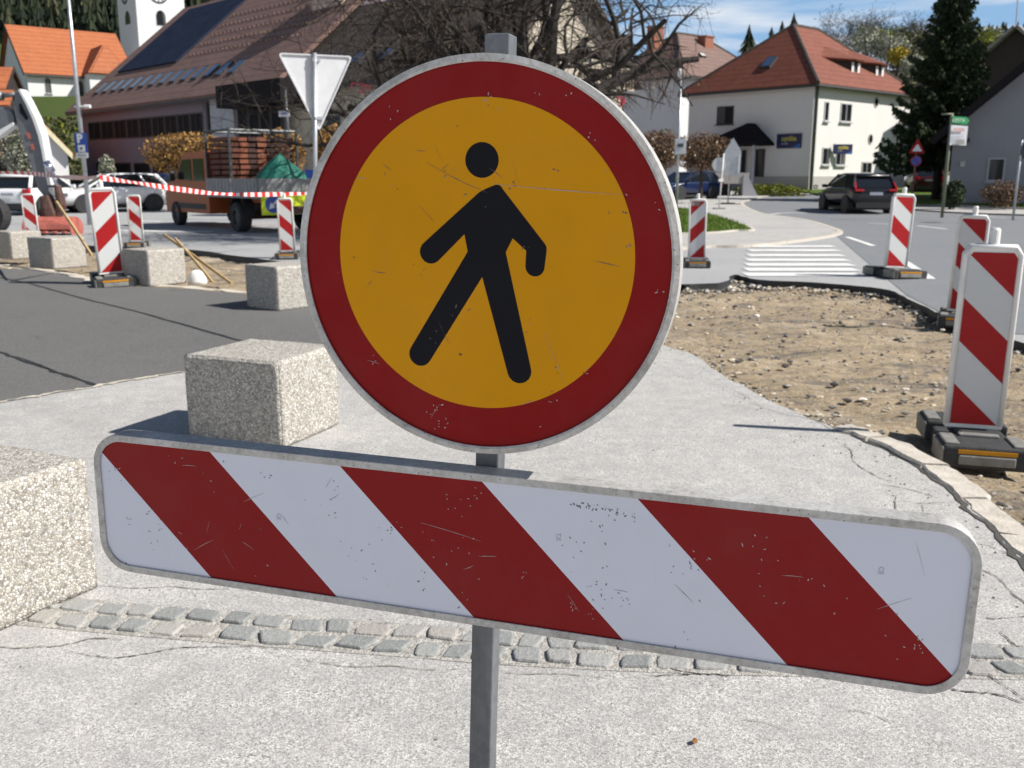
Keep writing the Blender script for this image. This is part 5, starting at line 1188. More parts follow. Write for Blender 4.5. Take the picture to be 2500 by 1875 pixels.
shopsign(O, Vector((.97, .24, 0)).normalized(), Vector((.24, -.97, 0)).normalized(), 1.45, fz('r', i, 355)-fz('r', i, 378), 'blue projecting shop sign in front of the lower windows on the sunlit wall')
# white house with brown hipped roof behind it
Cb = corner(1655, 85.); H2 = House('white house with a brown hipped roof and brick chimneys behind the cream house', Cb, R(50), 13, 9.5, gz(85), EYE+(430-186)/2355*85); House.cur = H2
H2.walls(M['whitewall']); H2.hip(M['roof_mid'], EYE+(430-102)/2355*91, .6, axis='r')
win('r', 1677, 1688, 322, 350, bars=0, frame=M['greywall'])
H2.chimney(3.2, 6.0, 12.4, EYE+(430-80)/2355*90, 1.3, .9); H2.chimney(7.5, 3.6, 12.8, EYE+(430-106)/2355*92, 1.2, .9); H2.chimney(2.4, 9.0, 11, EYE+(430-102)/2355*92, 1.0, .8, M['darkwood'])
bse = H2.p(5.0, 0, H2.ze)+(H2.p(5, 4.75, EYE+(430-102)/2355*91)-H2.p(5, 0, H2.ze)).normalized()*2.4; H2.skylight(bse, H2.r, (H2.p(5, 4.75, EYE+(430-102)/2355*91)-H2.p(5, 0, H2.ze)).normalized(), .7, .5, M['winframe'])
# old farmhouse behind the bare tree
Co = (-.67, 45.); H3 = House('old house with a big dark tiled roof and stained gable behind the bare tree', Co, math.atan2(.66, .75), 10.0, 18.2, gz(45), 6.75); House.cur = H3
H3.walls(M['oldwall'], 'r', 10.9); H3.gableroof(M['roof_dark'], 11.1, axis='l', ov=.75, ovg=.7, th=.22)
m = MB(); b0, b1 = H3.p(5.2, -.9, 5.9), H3.p(9.6, -.9, 5.9); m.tube([b0+Z3*.98, b1+Z3*.98], .06, 6); m.box((b0+b1)*.5-Vector((H3.r.y, -H3.r.x, 0))*-.0, (4.5, .1, .12), math.atan2(H3.r.y, H3.r.x))
for k in range(18): q = b0.lerp(b1, k/17); m.tube([q, q+Z3*.96], .035, 4)
m.build('balcony', simple('weathered_wood', (.40, .34, .26), .85, 0, .2), H3.t)
for i, z in ((3.0, 3.2), (7.3, 3.1), (3.4, 6.6), (6.6, 6.6)): H3.window('r', i, z, 1.0, 1.3, M['darkframe'])
for j in (1.6, 4.2, 6.8, 9.4, 12): H3.window('l', j, 3.2, 1.2, 1.5, M['darkframe'])
sl3 = (H3.p(5, 9, 10.9)-H3.p(0, 9, 6.75)).normalized()
for j, mt in ((10.4, 0), (8.4, 0), (12.6, 0)): H3.skylight(H3.p(0, j, 6.75)+sl3*.5, H3.l, sl3, .95, 1.0, M['skyglass'])
# mauve hall with steep roof, solar panels and a row of skylights
a45 = R(135); Ch = (-13.1, 55.); 
class Hall(House): pass
H4 = House('long mauve hall with a steep brown roof, dark solar panels and a row of skylights', Ch, R(46), 19, 28.3, gz(55), 6.75, 'hall', 'hall'); House.cur = H4
H4.l = Vector((-.707, .707, 0)); H4.r = Vector((.707, .707, 0)); H4.Lr = 19.
H4.walls(M['purple'], 'r', 14.6); H4.gableroof(M['roof_brown'], 14.75, axis='l', ov=.8, ovg=.6, th=.24)
sl4 = (H4.p(9.5, 5, 14.75)-H4.p(0, 5, 6.75)).normalized(); n4 = H4.l.cross(sl4).normalized(); n4 = n4 if n4.z > 0 else -n4
m = MB(); pq = [H4.p(0, j, 6.75)+sl4*f_+n4*.26 for j, f_ in ((25.9, 3.4), (15.7, 3.4), (15.7, 11.8), (27.6, 11.8))]
pq = [H4.p(0, j, 6.75)+sl4*f_+n4*.26 for j, f_ in ((26.6, 3.5), (17.0, 3.5), (17.0, 11.6), (26.6, 11.6))]
m.add(pq+[q+n4*.12 for q in pq], [(3, 2, 1, 0), (4, 5, 6, 7)]+[(k, (k+1) % 4, 4+(k+1) % 4, 4+k) for k in range(4)]); m.build('solar_panels', M['solar'], H4.roof)
for k in range(14): H4.skylight(H4.p(0, 26.3-k*1.55, 6.75)+sl4*.9, H4.l, sl4, .78, 1.35, M['skyglass'])
m = MB()
for k in range(26):
    for q in range(5): P_ = H4.p(0, 2+k*.56, 6.75)+sl4*(4.2+q*1.15)+n4*.30; m.box(P_, (.2, .07, .12), R(135))
m.build('snow_guards', M['roof_brown'], H4.roof)['kind'] = 'stuff'
for k in range(9): P_ = H4.p(9.5, 2.5+k*1.3, 14.9); m = MB(); m.box(P_+Z3*.25, (.28, .2, .4), R(135)); m.build('ridge_vent', M['whitewall'], H4.roof)
# strip windows of the hall
for k in range(9):
    x0 = 228+k*31; x1 = x0+29; sh = (x0-228)/270.; win('l', x0, x1, 303-24*sh, 344-10*sh, frame=M['darkframe'], bars=1, ledge=False)
for k in range(4): win('l', 238+k*46, 238+k*46+38, 398, 440, frame=M['darkframe'], bars=0, ledge=False)
m = MB(); nl = Vector((-.707, -.707, 0)); thl = math.atan2(H4.l.y, H4.l.x)
ja, jb = fi('l', 527), fi('l', 583); m.box(H4.p(0, (ja+jb)/2, 3.9)+nl*.05, (abs(ja-jb), .12, 5.4), thl); m.build('pale_panel', M['greywall'], H4.t)
ja, jb = fi('l', 588), fi('l', 745); m = MB(); m.box(H4.p(0, (ja+jb)/2, 6.0)+nl*.65, (abs(ja-jb), 1.3, 1.25), thl); m.build('entrance_fascia', M['fascia'], H4.t)
for k in range(4): win('l', 590+k*27, 590+k*27+25, 256, 380, frame=M['darkframe'], bars=0, ledge=False)
m = MB(); j_ = fi('l', 521); q = H4.p(0, j_, 0)+nl*.12; m.tube([q+Z3*.5, q+Z3*5.6], .1, 8); m.box(q+Z3*5.7, (.45, .3, .4), thl); m.build('downpipe', M['gutter'], H4.t)
# stone-faced cross dormer at the right end of the hall roof
D0 = H4.p(4.5, 2.6, 0); m = MB(); w_ = 1.7; fx = [H4.p(5.2, 1.0, 10.6), H4.p(5.2, 4.2, 10.6), H4.p(5.2, 4.2, 13.0), H4.p(5.2, 2.6, 14.8), H4.p(5.2, 1.0, 13.0)]; bx_ = [p+H4.r*4.5 for p in fx]
m.add(fx+bx_, [(0, 1, 2, 3, 4), (9, 8, 7, 6, 5)]+[(i, (i+1) % 5, 5+(i+1) % 5, 5+i) for i in range(5)]); m.build('cross_dormer', simple('pink_stone', (.45, .34, .29), .9, 0, .4, 2.5), H4.roof)
m = MB()
for A_, B_ in ((fx[2], fx[3]), (fx[4], fx[3])): o_ = (A_-B_).normalized()*.5; H4.slab(m, (A_+o_-H4.r*.5, B_-H4.r*.5, B_+H4.r*4.5, A_+o_+H4.r*4.5), .16)
m.build('dormer_roof', M['roof_brown'], H4.roof)
# church: nave, chapel and tower on its mound
zc = EYE+(430-284)/2355*130; Cn = corner(92, 130.); Cn = ((92-1250)/2355*130, 130)
H5 = House('white church nave with a bright orange tile roof on the mound at the far left', Cn, R(52), 13.5, 15.8, zc, EYE+(430-184)/2355*130, 'church', 'church'); House.cur = H5
zrn = EYE+(430-86)/2355*137; H5.walls(M['whitewall'], 'l', zrn-.3); H5.gableroof(M['roof_orange'], zrn, axis='r', ov=.7, ovg=.5, th=.25, verge=M['darkwood'])
win('r', 132, 148, 200, 237, arch=True, bars=0, frame=M['greywall'])
win('r', 212, 224, 208, 256, arch=True, bars=0, frame=M['darkframe'])
m = MB(); c0, c1 = fi('r', 226), fi('r', 268); nr5 = Vector((H5.r.y, -H5.r.x, 0)); zz = H5.ze
bb = [H5.p(c0, 0, 0), H5.p(c1+3, 0, 0), H5.p(c1+3, 0, 0)+nr5*3, H5.p(c0, 0, 0)+nr5*3]
m.loft([[Vector((p.x, p.y, z)) for p in bb] for z in (zc-1, zz)]); m.build('chapel', M['whitewall'], H5.t)
m = MB(); mid = (bb[0]+bb[1])*.5; md2 = (bb[3]+bb[2])*.5; zt_ = EYE+(430-122)/2355*132
o_ = nr5*.5
apx = (md2*.55+mid*.45); apx.z = zt_; e1_, e2_ = [Vector((q.x, q.y, zz-.2))+o_ for q in (bb[3], bb[2])]
for e, g_ in ((e1_, bb[0]), (e2_, bb[1])): H5.slab(m, (e, apx, Vector((mid.x, mid.y, zt_))-nr5*4, Vector((g_.x, g_.y, zz-.2))-nr5*4), .25)
H5.slab(m, (e1_, e2_, apx), .25)
m.build('chapel_roof', M['roof_orange'], H5.t)
Ct = ((366-1250)/2355*150, 150); zt0 = zc; H6 = House('white church tower with clock faces and round-arched bell openings above the hall roof', Ct, R(50), 7.4, 8.2, zt0, EYE+(430+16)/2355*150, 'church tower', 'church_tower'); House.cur = H6
H6.walls(M['whitewall'])
m = MB()
for z, d_ in ((H6.ze-.1, .45), (H6.ze+.35, .75)): m.loft([[H6.p(-d_, -d_, zz), H6.p(7.4+d_, -d_, zz), H6.p(7.4+d_, 8.2+d_, zz), H6.p(-d_, 8.2+d_, zz)] for zz in (z, z+.4)])
m.build('cornice', M['greywall'], H6.t); H6.ze += .7; H6.hip(M['fascia'], H6.ze+7, .6, inset=3.65)
for sd_, px_ in (('r', 420), ('l', 341)):
    i = fi(sd_, px_); z = fz(sd_, i, 10 if sd_ == 'r' else 12); uu = H6.r if sd_ == 'r' else H6.l; n6 = Vector((H6.r.y, -H6.r.x, 0)) if sd_ == 'r' else Vector((-H6.l.y, H6.l.x, 0)); O = (H6.p(i, 0, z) if sd_ == 'r' else H6.p(0, i, z))
    if n6.y > 0: n6 = -n6
    m = MB(); m.lathe([(1.3, .03), (1.55, .03), (1.55, .08), (1.3, .08)], 32, O, uu, Z3, n6)
    for k in range(12): a = k*math.pi/6; d_ = uu*math.cos(a)+Z3*math.sin(a); m.tube([O+n6*.05+d_*1.02, O+n6*.05+d_*1.28], .07, 4)
    for a, L in ((R(100), .95), (R(250), .65)): m.tube([O+n6*.07, O+n6*.07+(uu*math.cos(a)+Z3*math.sin(a))*L], .06, 4)
    m.build('clock_dial', M['steel_dark'], H6.t)
win('r', 410, 434, 48, 84, arch=True, bars=0, frame=M['greywall'], ledge=False); win('l', 338, 350, 50, 80, arch=True, bars=0, frame=M['roof_red'], ledge=False)
# small houses at the far left
Cq = ((-40-1250)/2355*92, 92); H7 = House('small house with orange roof and dark gable at the left edge below the church', (((33-1250)/2355)*92, 92.), math.atan2(-.2, .98), 6, 9, 4.5, EYE+(430-228)/2355*92); House.cur = H7
H7.walls(M['darkwood'], 'r', EYE+(430-188)/2355*95); H7.gableroof(M['roof_orange'], EYE+(430-181)/2355*95, axis='l', ov=.15, ovg=.25, verge=M['darkwood'])
H8 = House('dark timber house with a balcony and orange roof behind the excavator arm', ((36-1250)/2355*72, 72.), math.atan2(-.3, .95), 4.5, 12, gz(72), EYE+(430-266)/2355*72); House.cur = H8
H8.walls(M['darkwood'], 'r', EYE+(430-238)/2355*74); H8.gableroof(M['roof_orange'], EYE+(430-234)/2355*74, axis='l', ov=.2, ovg=.2)
m = MB(); q0, q1 = H8.p(-.8, -.8, 0), H8.p(-.8, 11, 0)
z_ = EYE+(430-350)/2355*70; m.box((q0+q1)*.5+Z3*z_, (11, .1, .16), math.atan2(H8.l.y, H8.l.x))
for k in range(50): q = q0.lerp(q1, k/49)+Z3*(z_-.9); m.box(q+Z3*.45, (.13, .04, .9), math.atan2(H8.l.y, H8.l.x))
m.build('balcony', simple('brown_boards', (.12, .06, .035), .8, 0, .4), H8.t)
Hx = ((163-1250)/2355*66, 66.); H9 = House('white gabled house with a cream verge board behind the excavator arm', ((170-1250)/2355*66, 66.), R(96), 8, 3.7, gz(66), EYE+(430-372)/2355*66)
H9.C = Vector(((170-1250)/2355*66, 66, 0)); H9.r = Vector((-.44, .9, 0)).normalized(); H9.l = Vector((-.9, -.44, 0)).normalized(); House.cur = H9
H9.walls(M['whitewall'], 'l', EYE+(430-297)/2355*66); H9.gableroof(M['roof_orange'], EYE+(430-293)/2355*66, axis='r', ov=.3, ovg=.35, verge=simple('cream_verge', (.66, .62, .42), .7))
# white house and dark timber house on the right
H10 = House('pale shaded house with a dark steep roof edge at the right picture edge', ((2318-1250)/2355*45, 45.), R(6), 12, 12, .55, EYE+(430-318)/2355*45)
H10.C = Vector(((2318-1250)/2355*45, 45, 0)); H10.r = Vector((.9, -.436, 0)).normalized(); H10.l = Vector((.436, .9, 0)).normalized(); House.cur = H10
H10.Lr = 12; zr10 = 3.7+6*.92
H10.walls(plaster('shade_toned_plaster', (.27, .275, .30)), 'r', zr10-.1)  # pale wall: its bluish shade is put into the plaster colour
m = MB(); ov = .8; kk_ = .92
for sgn in (0, 1):
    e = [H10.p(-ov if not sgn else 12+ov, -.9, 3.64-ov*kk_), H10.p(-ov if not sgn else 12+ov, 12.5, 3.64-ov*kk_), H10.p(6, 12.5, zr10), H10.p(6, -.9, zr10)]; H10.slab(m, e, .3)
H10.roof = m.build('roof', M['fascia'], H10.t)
m = MB(); q = H10.p(.1, -.4, 3.1); m.box(q, (.9, .9, .2), 0); m.build('roof_beam', M['darkwood'], H10.roof)
i = fi('r', 2430); H10.window('r', i, fz('r', i, 443), abs(fi('r', 2452)-fi('r', 2408)), fz('r', i, 386)-fz('r', i, 443), M['greywall'], bars=0)
m = MB(); i2 = fi('r', 2346); m.box(H10.p(i2, -.05, fz('r', i2, 401)), (.2, .12, .25)); m.build('meter_box', M['winframe'], H10.t)
H11 = House('dark timber gabled house with a grey roof rising behind the pale house', ((2352-1250)/2355*72, 72.), R(30), 12, 9.0, 1, EYE+(430-172)/2355*72)
H11.C = Vector(((2352-1250)/2355*72, 72, 0)); H11.r = Vector((.75, -.66, 0)).normalized(); H11.l = Vector((.66, .75, 0)).normalized(); H11.Lr = 5.2; H11.Ll = 12; House.cur = H11
H11.walls(M['darkwood'], 'r', EYE+(430-102)/2355*72); 
za = EYE+(430-97)/2355*72; m = MB(); H11.slab(m, (H11.p(-.6, -.7, H11.ze-.55), H11.p(-.6, 12, H11.ze-.55), H11.p(2.6, 12, za), H11.p(2.6, -.7, za)), .2); H11.slab(m, (H11.p(2.6, -.7, za), H11.p(2.6, 12, za), H11.p(6.2, 12, H11.ze-.9), H11.p(6.2, -.7, H11.ze-.9)), .2); H11.roof = m.build('roof', M['roof_grey'], H11.t)
m = MB(); q = D(2478, 100, 76); m.tube([q, D(2489, -60, 76)], .06, 6); tag(m.build('antenna_mast', M['steel'], None), 'thin grey mast rising above the dark timber house at the top right', 'mast')
# low wall with dark openings in front of the entrance
m = MB(); a, b = D(1718, 446, 56), D(1828, 446, 56); g0 = gz(56)
t = thing('low_wall', 'low concrete wall with dark recesses below its grey coping by the entrance', 'wall', ((a.x+b.x)/2, 56, g0))
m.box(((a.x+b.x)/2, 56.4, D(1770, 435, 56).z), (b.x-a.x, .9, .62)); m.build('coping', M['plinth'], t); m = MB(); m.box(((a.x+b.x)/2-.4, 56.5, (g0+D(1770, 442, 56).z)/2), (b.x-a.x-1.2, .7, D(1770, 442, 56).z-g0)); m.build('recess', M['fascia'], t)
m = MB(); m.prism([(0, g0), (.9, g0), (.25, D(1770, 440, 56).z+.3), (0, D(1770, 440, 56).z+.3)], (b.x-.35, 55.9, 0), X3, Z3, (0, 1, 0)); m.build('end_buttress', M['greywall'], t)
# ---------------------------------------------------------------- vegetation
def leafmat(name, a, b, rough=.8, trans=.0):
    m = MT(name, rough, 0, .2); m.col(m.ramp(m.isl(), [(0, a), (.6, tuple((x+y)/2 for x, y in zip(a, b))), (1, b)])); return m.m
M['bark'] = simple('grey_bark', (.030, .025, .021), .95, 0, .4, 9); M['bark_light'] = simple('lichen_bark', (.13, .11, .06), .95, 0, .45, 7); M['twig'] = simple('thin_twigs', (.045, .034, .027), .9, 0, .3, 6)
M['needles'] = leafmat('spruce_needles', (.010, .022, .014), (.06, .08, .032)); M['needles_far'] = leafmat('far_conifer', (.012, .020, .012), (.036, .046, .022))
M['orange_leaf'] = leafmat('orange_buds', (.17, .09, .045), (.48, .28, .075)); M['brown_leaf'] = leafmat('brown_leaves', (.09, .05, .032), (.26, .17, .10)); M['green_leaf'] = leafmat('green_cover', (.05, .07, .008), (.22, .24, .02))
M['blossom'] = leafmat('white_blossom', (.14, .16, .09), (.44, .44, .37)); M['yellow_bl'] = leafmat('yellow_blossom', (.22, .18, .02), (.46, .34, .04)); M['lichen'] = leafmat('bud_lichen', (.10, .09, .03), (.30, .27, .08)); M['bush_leaf'] = leafmat('bush_leaves', (.05, .05, .03), (.14, .14, .07))
def quad(m, c, r_, rnd, mi=0, el=1.):
    a = Vector((rnd.gauss(0, 1), rnd.gauss(0, 1), rnd.gauss(0, 1))).normalized(); b = a.cross(Vector((rnd.gauss(0, 1), rnd.gauss(0, 1), rnd.gauss(0, 1)))).normalized()
    a *= r_*el; b *= r_; m.add([c-a, c+b*.6-a*.1, c+a, c-b*.6+a*.1], [(0, 1, 2, 3)], mi)
LIM = [1e9]
def branch(m, p, d, L, r_, lev, rnd, leaves, maxlev, droop, mi=1, spread=.7, gn=.22):
    if p.x > LIM[0]: return
    n = max(3, int(5-lev)); pts = [p]; q = p.copy(); dd = d.normalized(); rad = [r_]
    for i in range(n):
        if q.x > LIM[0]+.25*noise.noise(q*2.) or (LIM[0] < 1e8 and q.x > LIM[0]-2.6 and q.z < 3.25+.25*noise.noise(q*3.) and lev > 0): break
        dd = (dd+Vector((rnd.gauss(0, gn), rnd.gauss(0, gn), rnd.gauss(0, gn)-droop*(lev*.5)+(.5 if droop > 0 and q.z < 3.3 and dd.z < .1 else 0)))).normalized(); q = q+dd*(L/n); pts.append(q.copy()); rad.append(r_*(1-.6*(i+1)/n))
    if len(pts) < 2: return
    if len(pts) <= n: n = len(pts)-1; rad = [r_*(1-.88*i/n) for i in range(n+1)]
    m.tube(pts, rad, 6 if lev < 2 else (4 if lev < 3 else 3), 0 if lev < 2 else mi, cap=False)
    if lev >= maxlev:
        leaves.append(q); return
    k = ({0: 5, 1: 5, 2: 4, 3: 3}.get(lev, 3) if droop > 0 else {0: 6, 1: 6, 2: 5, 3: 4}.get(lev, 3))
    for j in range(k):
        f_ = .25+.75*(j+rnd.random())/k; i = min(n-1, int(f_*n)); s = pts[i].lerp(pts[i+1], f_*n-i if f_*n-i <= 1 else 1)
        t = (pts[i+1]-pts[i]).normalized(); o = t.cross(Vector((rnd.gauss(0, 1), rnd.gauss(0, 1), rnd.gauss(0, 1)))).normalized()
        nd = (t*(1-spread*.6)+o*spread).normalized(); branch(m, s, nd, L*rnd.uniform(.5, .78), max(.0065 if droop > 0 else .038, rad[i]*.58), lev+1, rnd, leaves, maxlev, droop, mi, spread, gn)
# big bare tree behind the round sign
TB = Vector((D(1290, 430, 23.5).x, 23.5, 0)); rnd = random.Random(44)
t = thing('bare_tree', 'large gnarled bare tree with mossy drooping branches behind the round sign', 'tree', TB)
m = MB(); m.tube([TB-Z3*.1, TB+Vector((.05, 0, .6)), TB+Vector((-.05, .05, 1.9)), TB+Vector((.05, .1, 3.0))], [.42, .31, .27, .28], 12); m.build('trunk', M['bark'], t, smooth=True)
m = MB(); lv = []
limbs = [((-1, .1, .55), 4.6, .221), ((-.75, -.3, 1.0), 4.4, .208), ((-.15, .3, 1.4), 4.2, .234), ((.5, -.1, 1.2), 4.2, .208), ((1, .1, .50), 4.5, .195), ((.9, -.4, .9), 4.0, .13), ((-1, -.5, .35), 4.2, .13), ((.3, .8, .8), 3.6, .13), ((-.5, .9, .8), 3.6, .12), ((-.95, .35, .9), 4.6, .14), ((-.4, -.6, .8), 3.4, .12), ((.85, .35, .75), 3.8, .11)]
LIM[0] = TB.x+3.55
for d, L, r_ in limbs: branch(m, TB+Vector((d[0]*.12, d[1]*.12, 2.55+rnd.uniform(-.2, .5))), Vector(d), L, r_, 0, rnd, lv, 4, .10, 1, .75, .26)
m.build('branches', [M['bark'], M['twig']], t, fixn=False); LIM[0] = 1e9
m = MB()
for p in lv:
    if rnd.random() < .42: quad(m, p+Vector((rnd.gauss(0, .03), rnd.gauss(0, .03), rnd.gauss(0, .03))), rnd.uniform(.012, .03), rnd)
m.build('buds', M['lichen'], t, fixn=False)
for k, (px, py, lb) in enumerate(((880, 212, 'pink ribbon bow tied in the bare branches left of the round sign'), (1517, 244, 'pink ribbon loop hanging just right of the round sign rim'))):
    c = D(px, py, 22.); m = MB(); w = .22 if k == 0 else .08
    m.tube([c+Vector((-w, 0, -.05)), c+Vector((-w*.8, 0, .09)), c+Vector((-w*.3, .02, .06)), c+Vector((-w*.1, 0, -.02)), c+Vector((0, .02, -.15)), c+Vector((w*.4, 0, -.1)), c+Vector((w*.5, 0, .05)), c+Vector((w, 0, .02)), c+Vector((w*.9, .02, -.08))], .02, 5)
    m.tube([c+Vector((-w*.2, 0, .05)), c+Vector((w*.2, 0, .08)), c+Vector((w*.6, 0, -.02))], .018, 5)
    tag(m.build('pink_ribbon', simple('pink_ribbon_film', (.62, .10, .13), .5), None), lb, 'ribbon', 'pink ribbons in the tree')
# clipped hedges and pollards
def shrub(name, label, c, rx, ry, rz_, n, mat, seed, trunk=True, cat='shrub', group=None, leaf=.05, twigs=160, flat=.0, mi_lo=None):
    rnd = random.Random(seed); t = thing(name, label, cat, c, 0, group); m = MB(); cc = Vector(c)
    h0 = rz_[0]; hz_ = rz_[1]
    for i in range(n):
        a = rnd.uniform(0, 6.283); u_ = rnd.uniform(-1, 1); r0 = (rnd.random()**.35)
        s = math.sqrt(1-u_*u_); d = Vector((s*math.cos(a), s*math.sin(a), u_)); k = 1+.16*noise.noise(d*2.3+Vector((seed, 0, 0)))
        p = cc+Vector((d.x*rx*r0*k, d.y*ry*r0*k, h0+(d.z*r0*k)*hz_)); quad(m, p, leaf*rnd.uniform(.6, 1.4), rnd, 0)
    m.build('crown', mat, t, fixn=False); m = MB()
    for i in range(twigs):
        a = rnd.uniform(0, 6.283); u_ = rnd.uniform(-.3, 1); s = math.sqrt(1-u_*u_); d = Vector((s*math.cos(a)*rx, s*math.sin(a)*ry, u_*hz_))*rnd.uniform(.85, 1.08)
        b = cc+Z3*(h0-hz_*.6)+Vector((d.x*.25, d.y*.25, 0)); e = cc+Z3*h0+d; m.tube([b, b.lerp(e, .5)+Vector((0, 0, .08)), e], [.018, .012, .005], 3, cap=False)
    if trunk: m.tube([cc, cc+Z3*(h0-hz_*.4)], [.10, .07], 7)
    m.build('stems', M['twig'], t, fixn=False)
    return t
for k, (px, yy, w_, h0, hz_, lab) in enumerate(((462, 40, 3.3, 2.35, .95, 'long clipped shrub with yellow-orange buds behind the orange truck'), (690, 37, 1.6, 2.3, 1.0, 'rounded shrub with orange buds behind the dark lamp post'), (815, 39, 1.5, 2.45, 1.0, 'orange budded shrub partly hidden by the rim of the round sign'))):
    shrub('clipped_shrub', lab, (D(px, 430, yy).x, yy, gz(yy)), w_/1.75, .9, (h0, hz_), 5200 if k == 0 else 3600, M['orange_leaf'], 31+k, group='clipped shrubs with orange buds', leaf=.055)
for k, (px, yy, w_, h0, hz_, lab) in enumerate(((1606, 46, 1.5, 2.55, .95, 'brown leaved pollard tree partly hidden by the right rim of the round sign'), (1712, 47, 1.8, 2.45, .95, 'brown leaved pollard tree with dangling pale ornaments beside the grey square sign'))):
    tr = shrub('pollard_tree', lab, (D(px, 430, yy).x, yy, gz(yy)), w_*.92, .95, (h0, hz_), 5600, M['brown_leaf'], 51+k, cat='tree', group='brown pollard trees', leaf=.05)
    rnd = random.Random(k)
    for q in range(7):
        m = MB(); c = Vector((D(px, 430, yy).x+rnd.uniform(-1, 1)*w_*.6, yy-.98+rnd.uniform(0, .1), gz(yy)+h0+rnd.uniform(-.7, .5))); m.lathe([(.01, -.055), (.042, -.025), (.042, .025), (.01, .055)], 8, c, X3, Y3, Z3, closed=False); m.build('ornament', M['kerbstone'], tr, smooth=True)
c = G(1890, 466); shrub('ground_shrub', 'low yellow-green ground cover shrub at the foot of the cream house', (D(1880, 465, 57).x, 57, gz(57)), 2.3, .9, (.22, .5), 2600, M['green_leaf'], 71, False, leaf=.07, twigs=0)
shrub('garden_bush', 'bare reddish brown bush on the verge under the window of the pale house', (D(2448, 470, 41).x, 41, .2), .95, .7, (.55, .6), 1500, M['brown_leaf'], 72, False, leaf=.045, twigs=120)
shrub('garden_bush', 'dark green bush on the verge next to the olive sign pole', (D(2326, 475, 41).x, 41, .2), .5, .5, (.55, .62), 1500, M['needles'], 73, False, leaf=.06, twigs=20)
shrub('white_blossom_bush', 'white blossoming bush behind the tall beacon on the left', (D(262, 418, 50).x, 50, gz(50)), .42, .4, (1.6, .8), 700, M['blossom'], 74, True, leaf=.08, twigs=60)
shrub('white_blossom_bush', 'white blossoming tree behind the left white car', (D(62, 395, 56).x, 56, gz(56)), 1.35, 1.0, (2.6, 1.9), 3800, M['blossom'], 75, True, leaf=.09, twigs=80)
def ragged_conifer(m, base, H, R_, rnd, tiers, pts=9, mi=0, trunk=.06):
    for k in range(tiers):
        f0 = k/tiers; z1 = base.z+H*(f0*.92+.08)+H*1.35/tiers; z0_ = base.z+H*(f0*.92+.08)-H*.02; rr = R_*(1-f0)**.9*rnd.uniform(.85, 1.1)+.02*H*.2; off = rnd.uniform(0, 6)
        vs = [Vector((base.x, base.y, min(z1, base.z+H)))]
        for j in range(pts*2): a = off+math.pi*j/pts; r2 = rr*(rnd.uniform(.8, 1.2) if j % 2 == 0 else rnd.uniform(.4, .6)); vs.append(Vector((base.x+r2*math.cos(a), base.y+r2*math.sin(a), z0_-(.03*H if j % 2 == 0 else -.02*H)*rnd.uniform(.5, 1.4))))
        m.add(vs, [(0, 1+j, 1+(j+1) % (pts*2)) for j in range(pts*2)], mi)
# the big dark spruce
S0 = Vector((D(2285, 470, 50).x, 50, gz(50))); rnd = random.Random(8)
t = thing('spruce_tree', 'tall dark spruce with drooping boughs between the cream house and the pale house', 'tree', S0)
SH = 11.6; m = MB(); m.tube([S0-Z3*.1, S0+Z3*SH*.5, S0+Z3*SH*.97], [.24, .13, .02], 9); m.build('trunk', M['bark'], t, smooth=True)
m = MB()
for i in range(290):
    f_ = .20+.79*(i/290.); a = i*2.399+rnd.uniform(-.5, .5); L = 3.2*(1-f_)**.86*rnd.uniform(.55, 1.22)+.16
    if L < .1: continue
    b = S0+Z3*SH*f_; d = Vector((math.cos(a), math.sin(a), 0)); n = max(4, int(L*11)); pts = []
    for j in range(n+1):
        s = j/n; pts.append(b+d*L*s+Z3*(-.62*L*s+.58*L*s*s*s+.06))
    m.tube(pts, [.03*(1-.8*j/n)+.004 for j in range(n+1)], 3, 1, cap=False)
    sd_ = Vector((-d.y, d.x, 0))
    for j in range(1, n+1):
        s = j/n; w_ = .42*L*.55*(math.sin(math.pi*min(1, s*.85+.12)))+.06
        for q in range(9):
            c = pts[j]+sd_*rnd.uniform(-1, 1)*w_+Z3*rnd.uniform(-.16, .05)+d*rnd.uniform(-.1, .1); dn = (Vector((rnd.gauss(0, .5), rnd.gauss(0, .5), -1))+d*.7).normalized(); ln = rnd.uniform(.12, .30); pp = dn.cross(sd_+Vector((rnd.gauss(0, .4), rnd.gauss(0, .4), 0))).normalized()*rnd.uniform(.035, .075)
            m.add([c, c+dn*ln*.5+pp, c+dn*ln, c+dn*ln*.5-pp], [(0, 1, 2, 3)])
m.build('crown', [M['needles'], M['bark']], t, fixn=False)
# four spruces above the roofs
rnd = random.Random(3)
for px, ty, yy, lb in ((1811, 78, 120, 'first and leftmost small spruce standing above the brown roof'), (1864, 84, 122, 'second small spruce from the left above the red roof hip'), (1888, 70, 124, 'third small spruce from the left above the red roof hip'), (1915, 52, 126, 'tallest and rightmost of the four small spruces above the red roof')):
    zt_ = EYE+(430-ty)/2355*yy; b = Vector(((px-1250)/2355*yy, yy, gz(yy)+6)); t = thing('spruce_tree', lb, 'tree', b, 0, 'small spruces behind the roofs'); m = MB(); ragged_conifer(m, b, zt_-b.z, 4.3, rnd, 15, 11)
    m.build('crown', M['needles_far'], t, fixn=False); m = MB(); m.tube([b-Z3*5, b+Z3*(zt_-b.z)*.9], [.3, .04], 6); m.build('trunk', M['bark'], t)
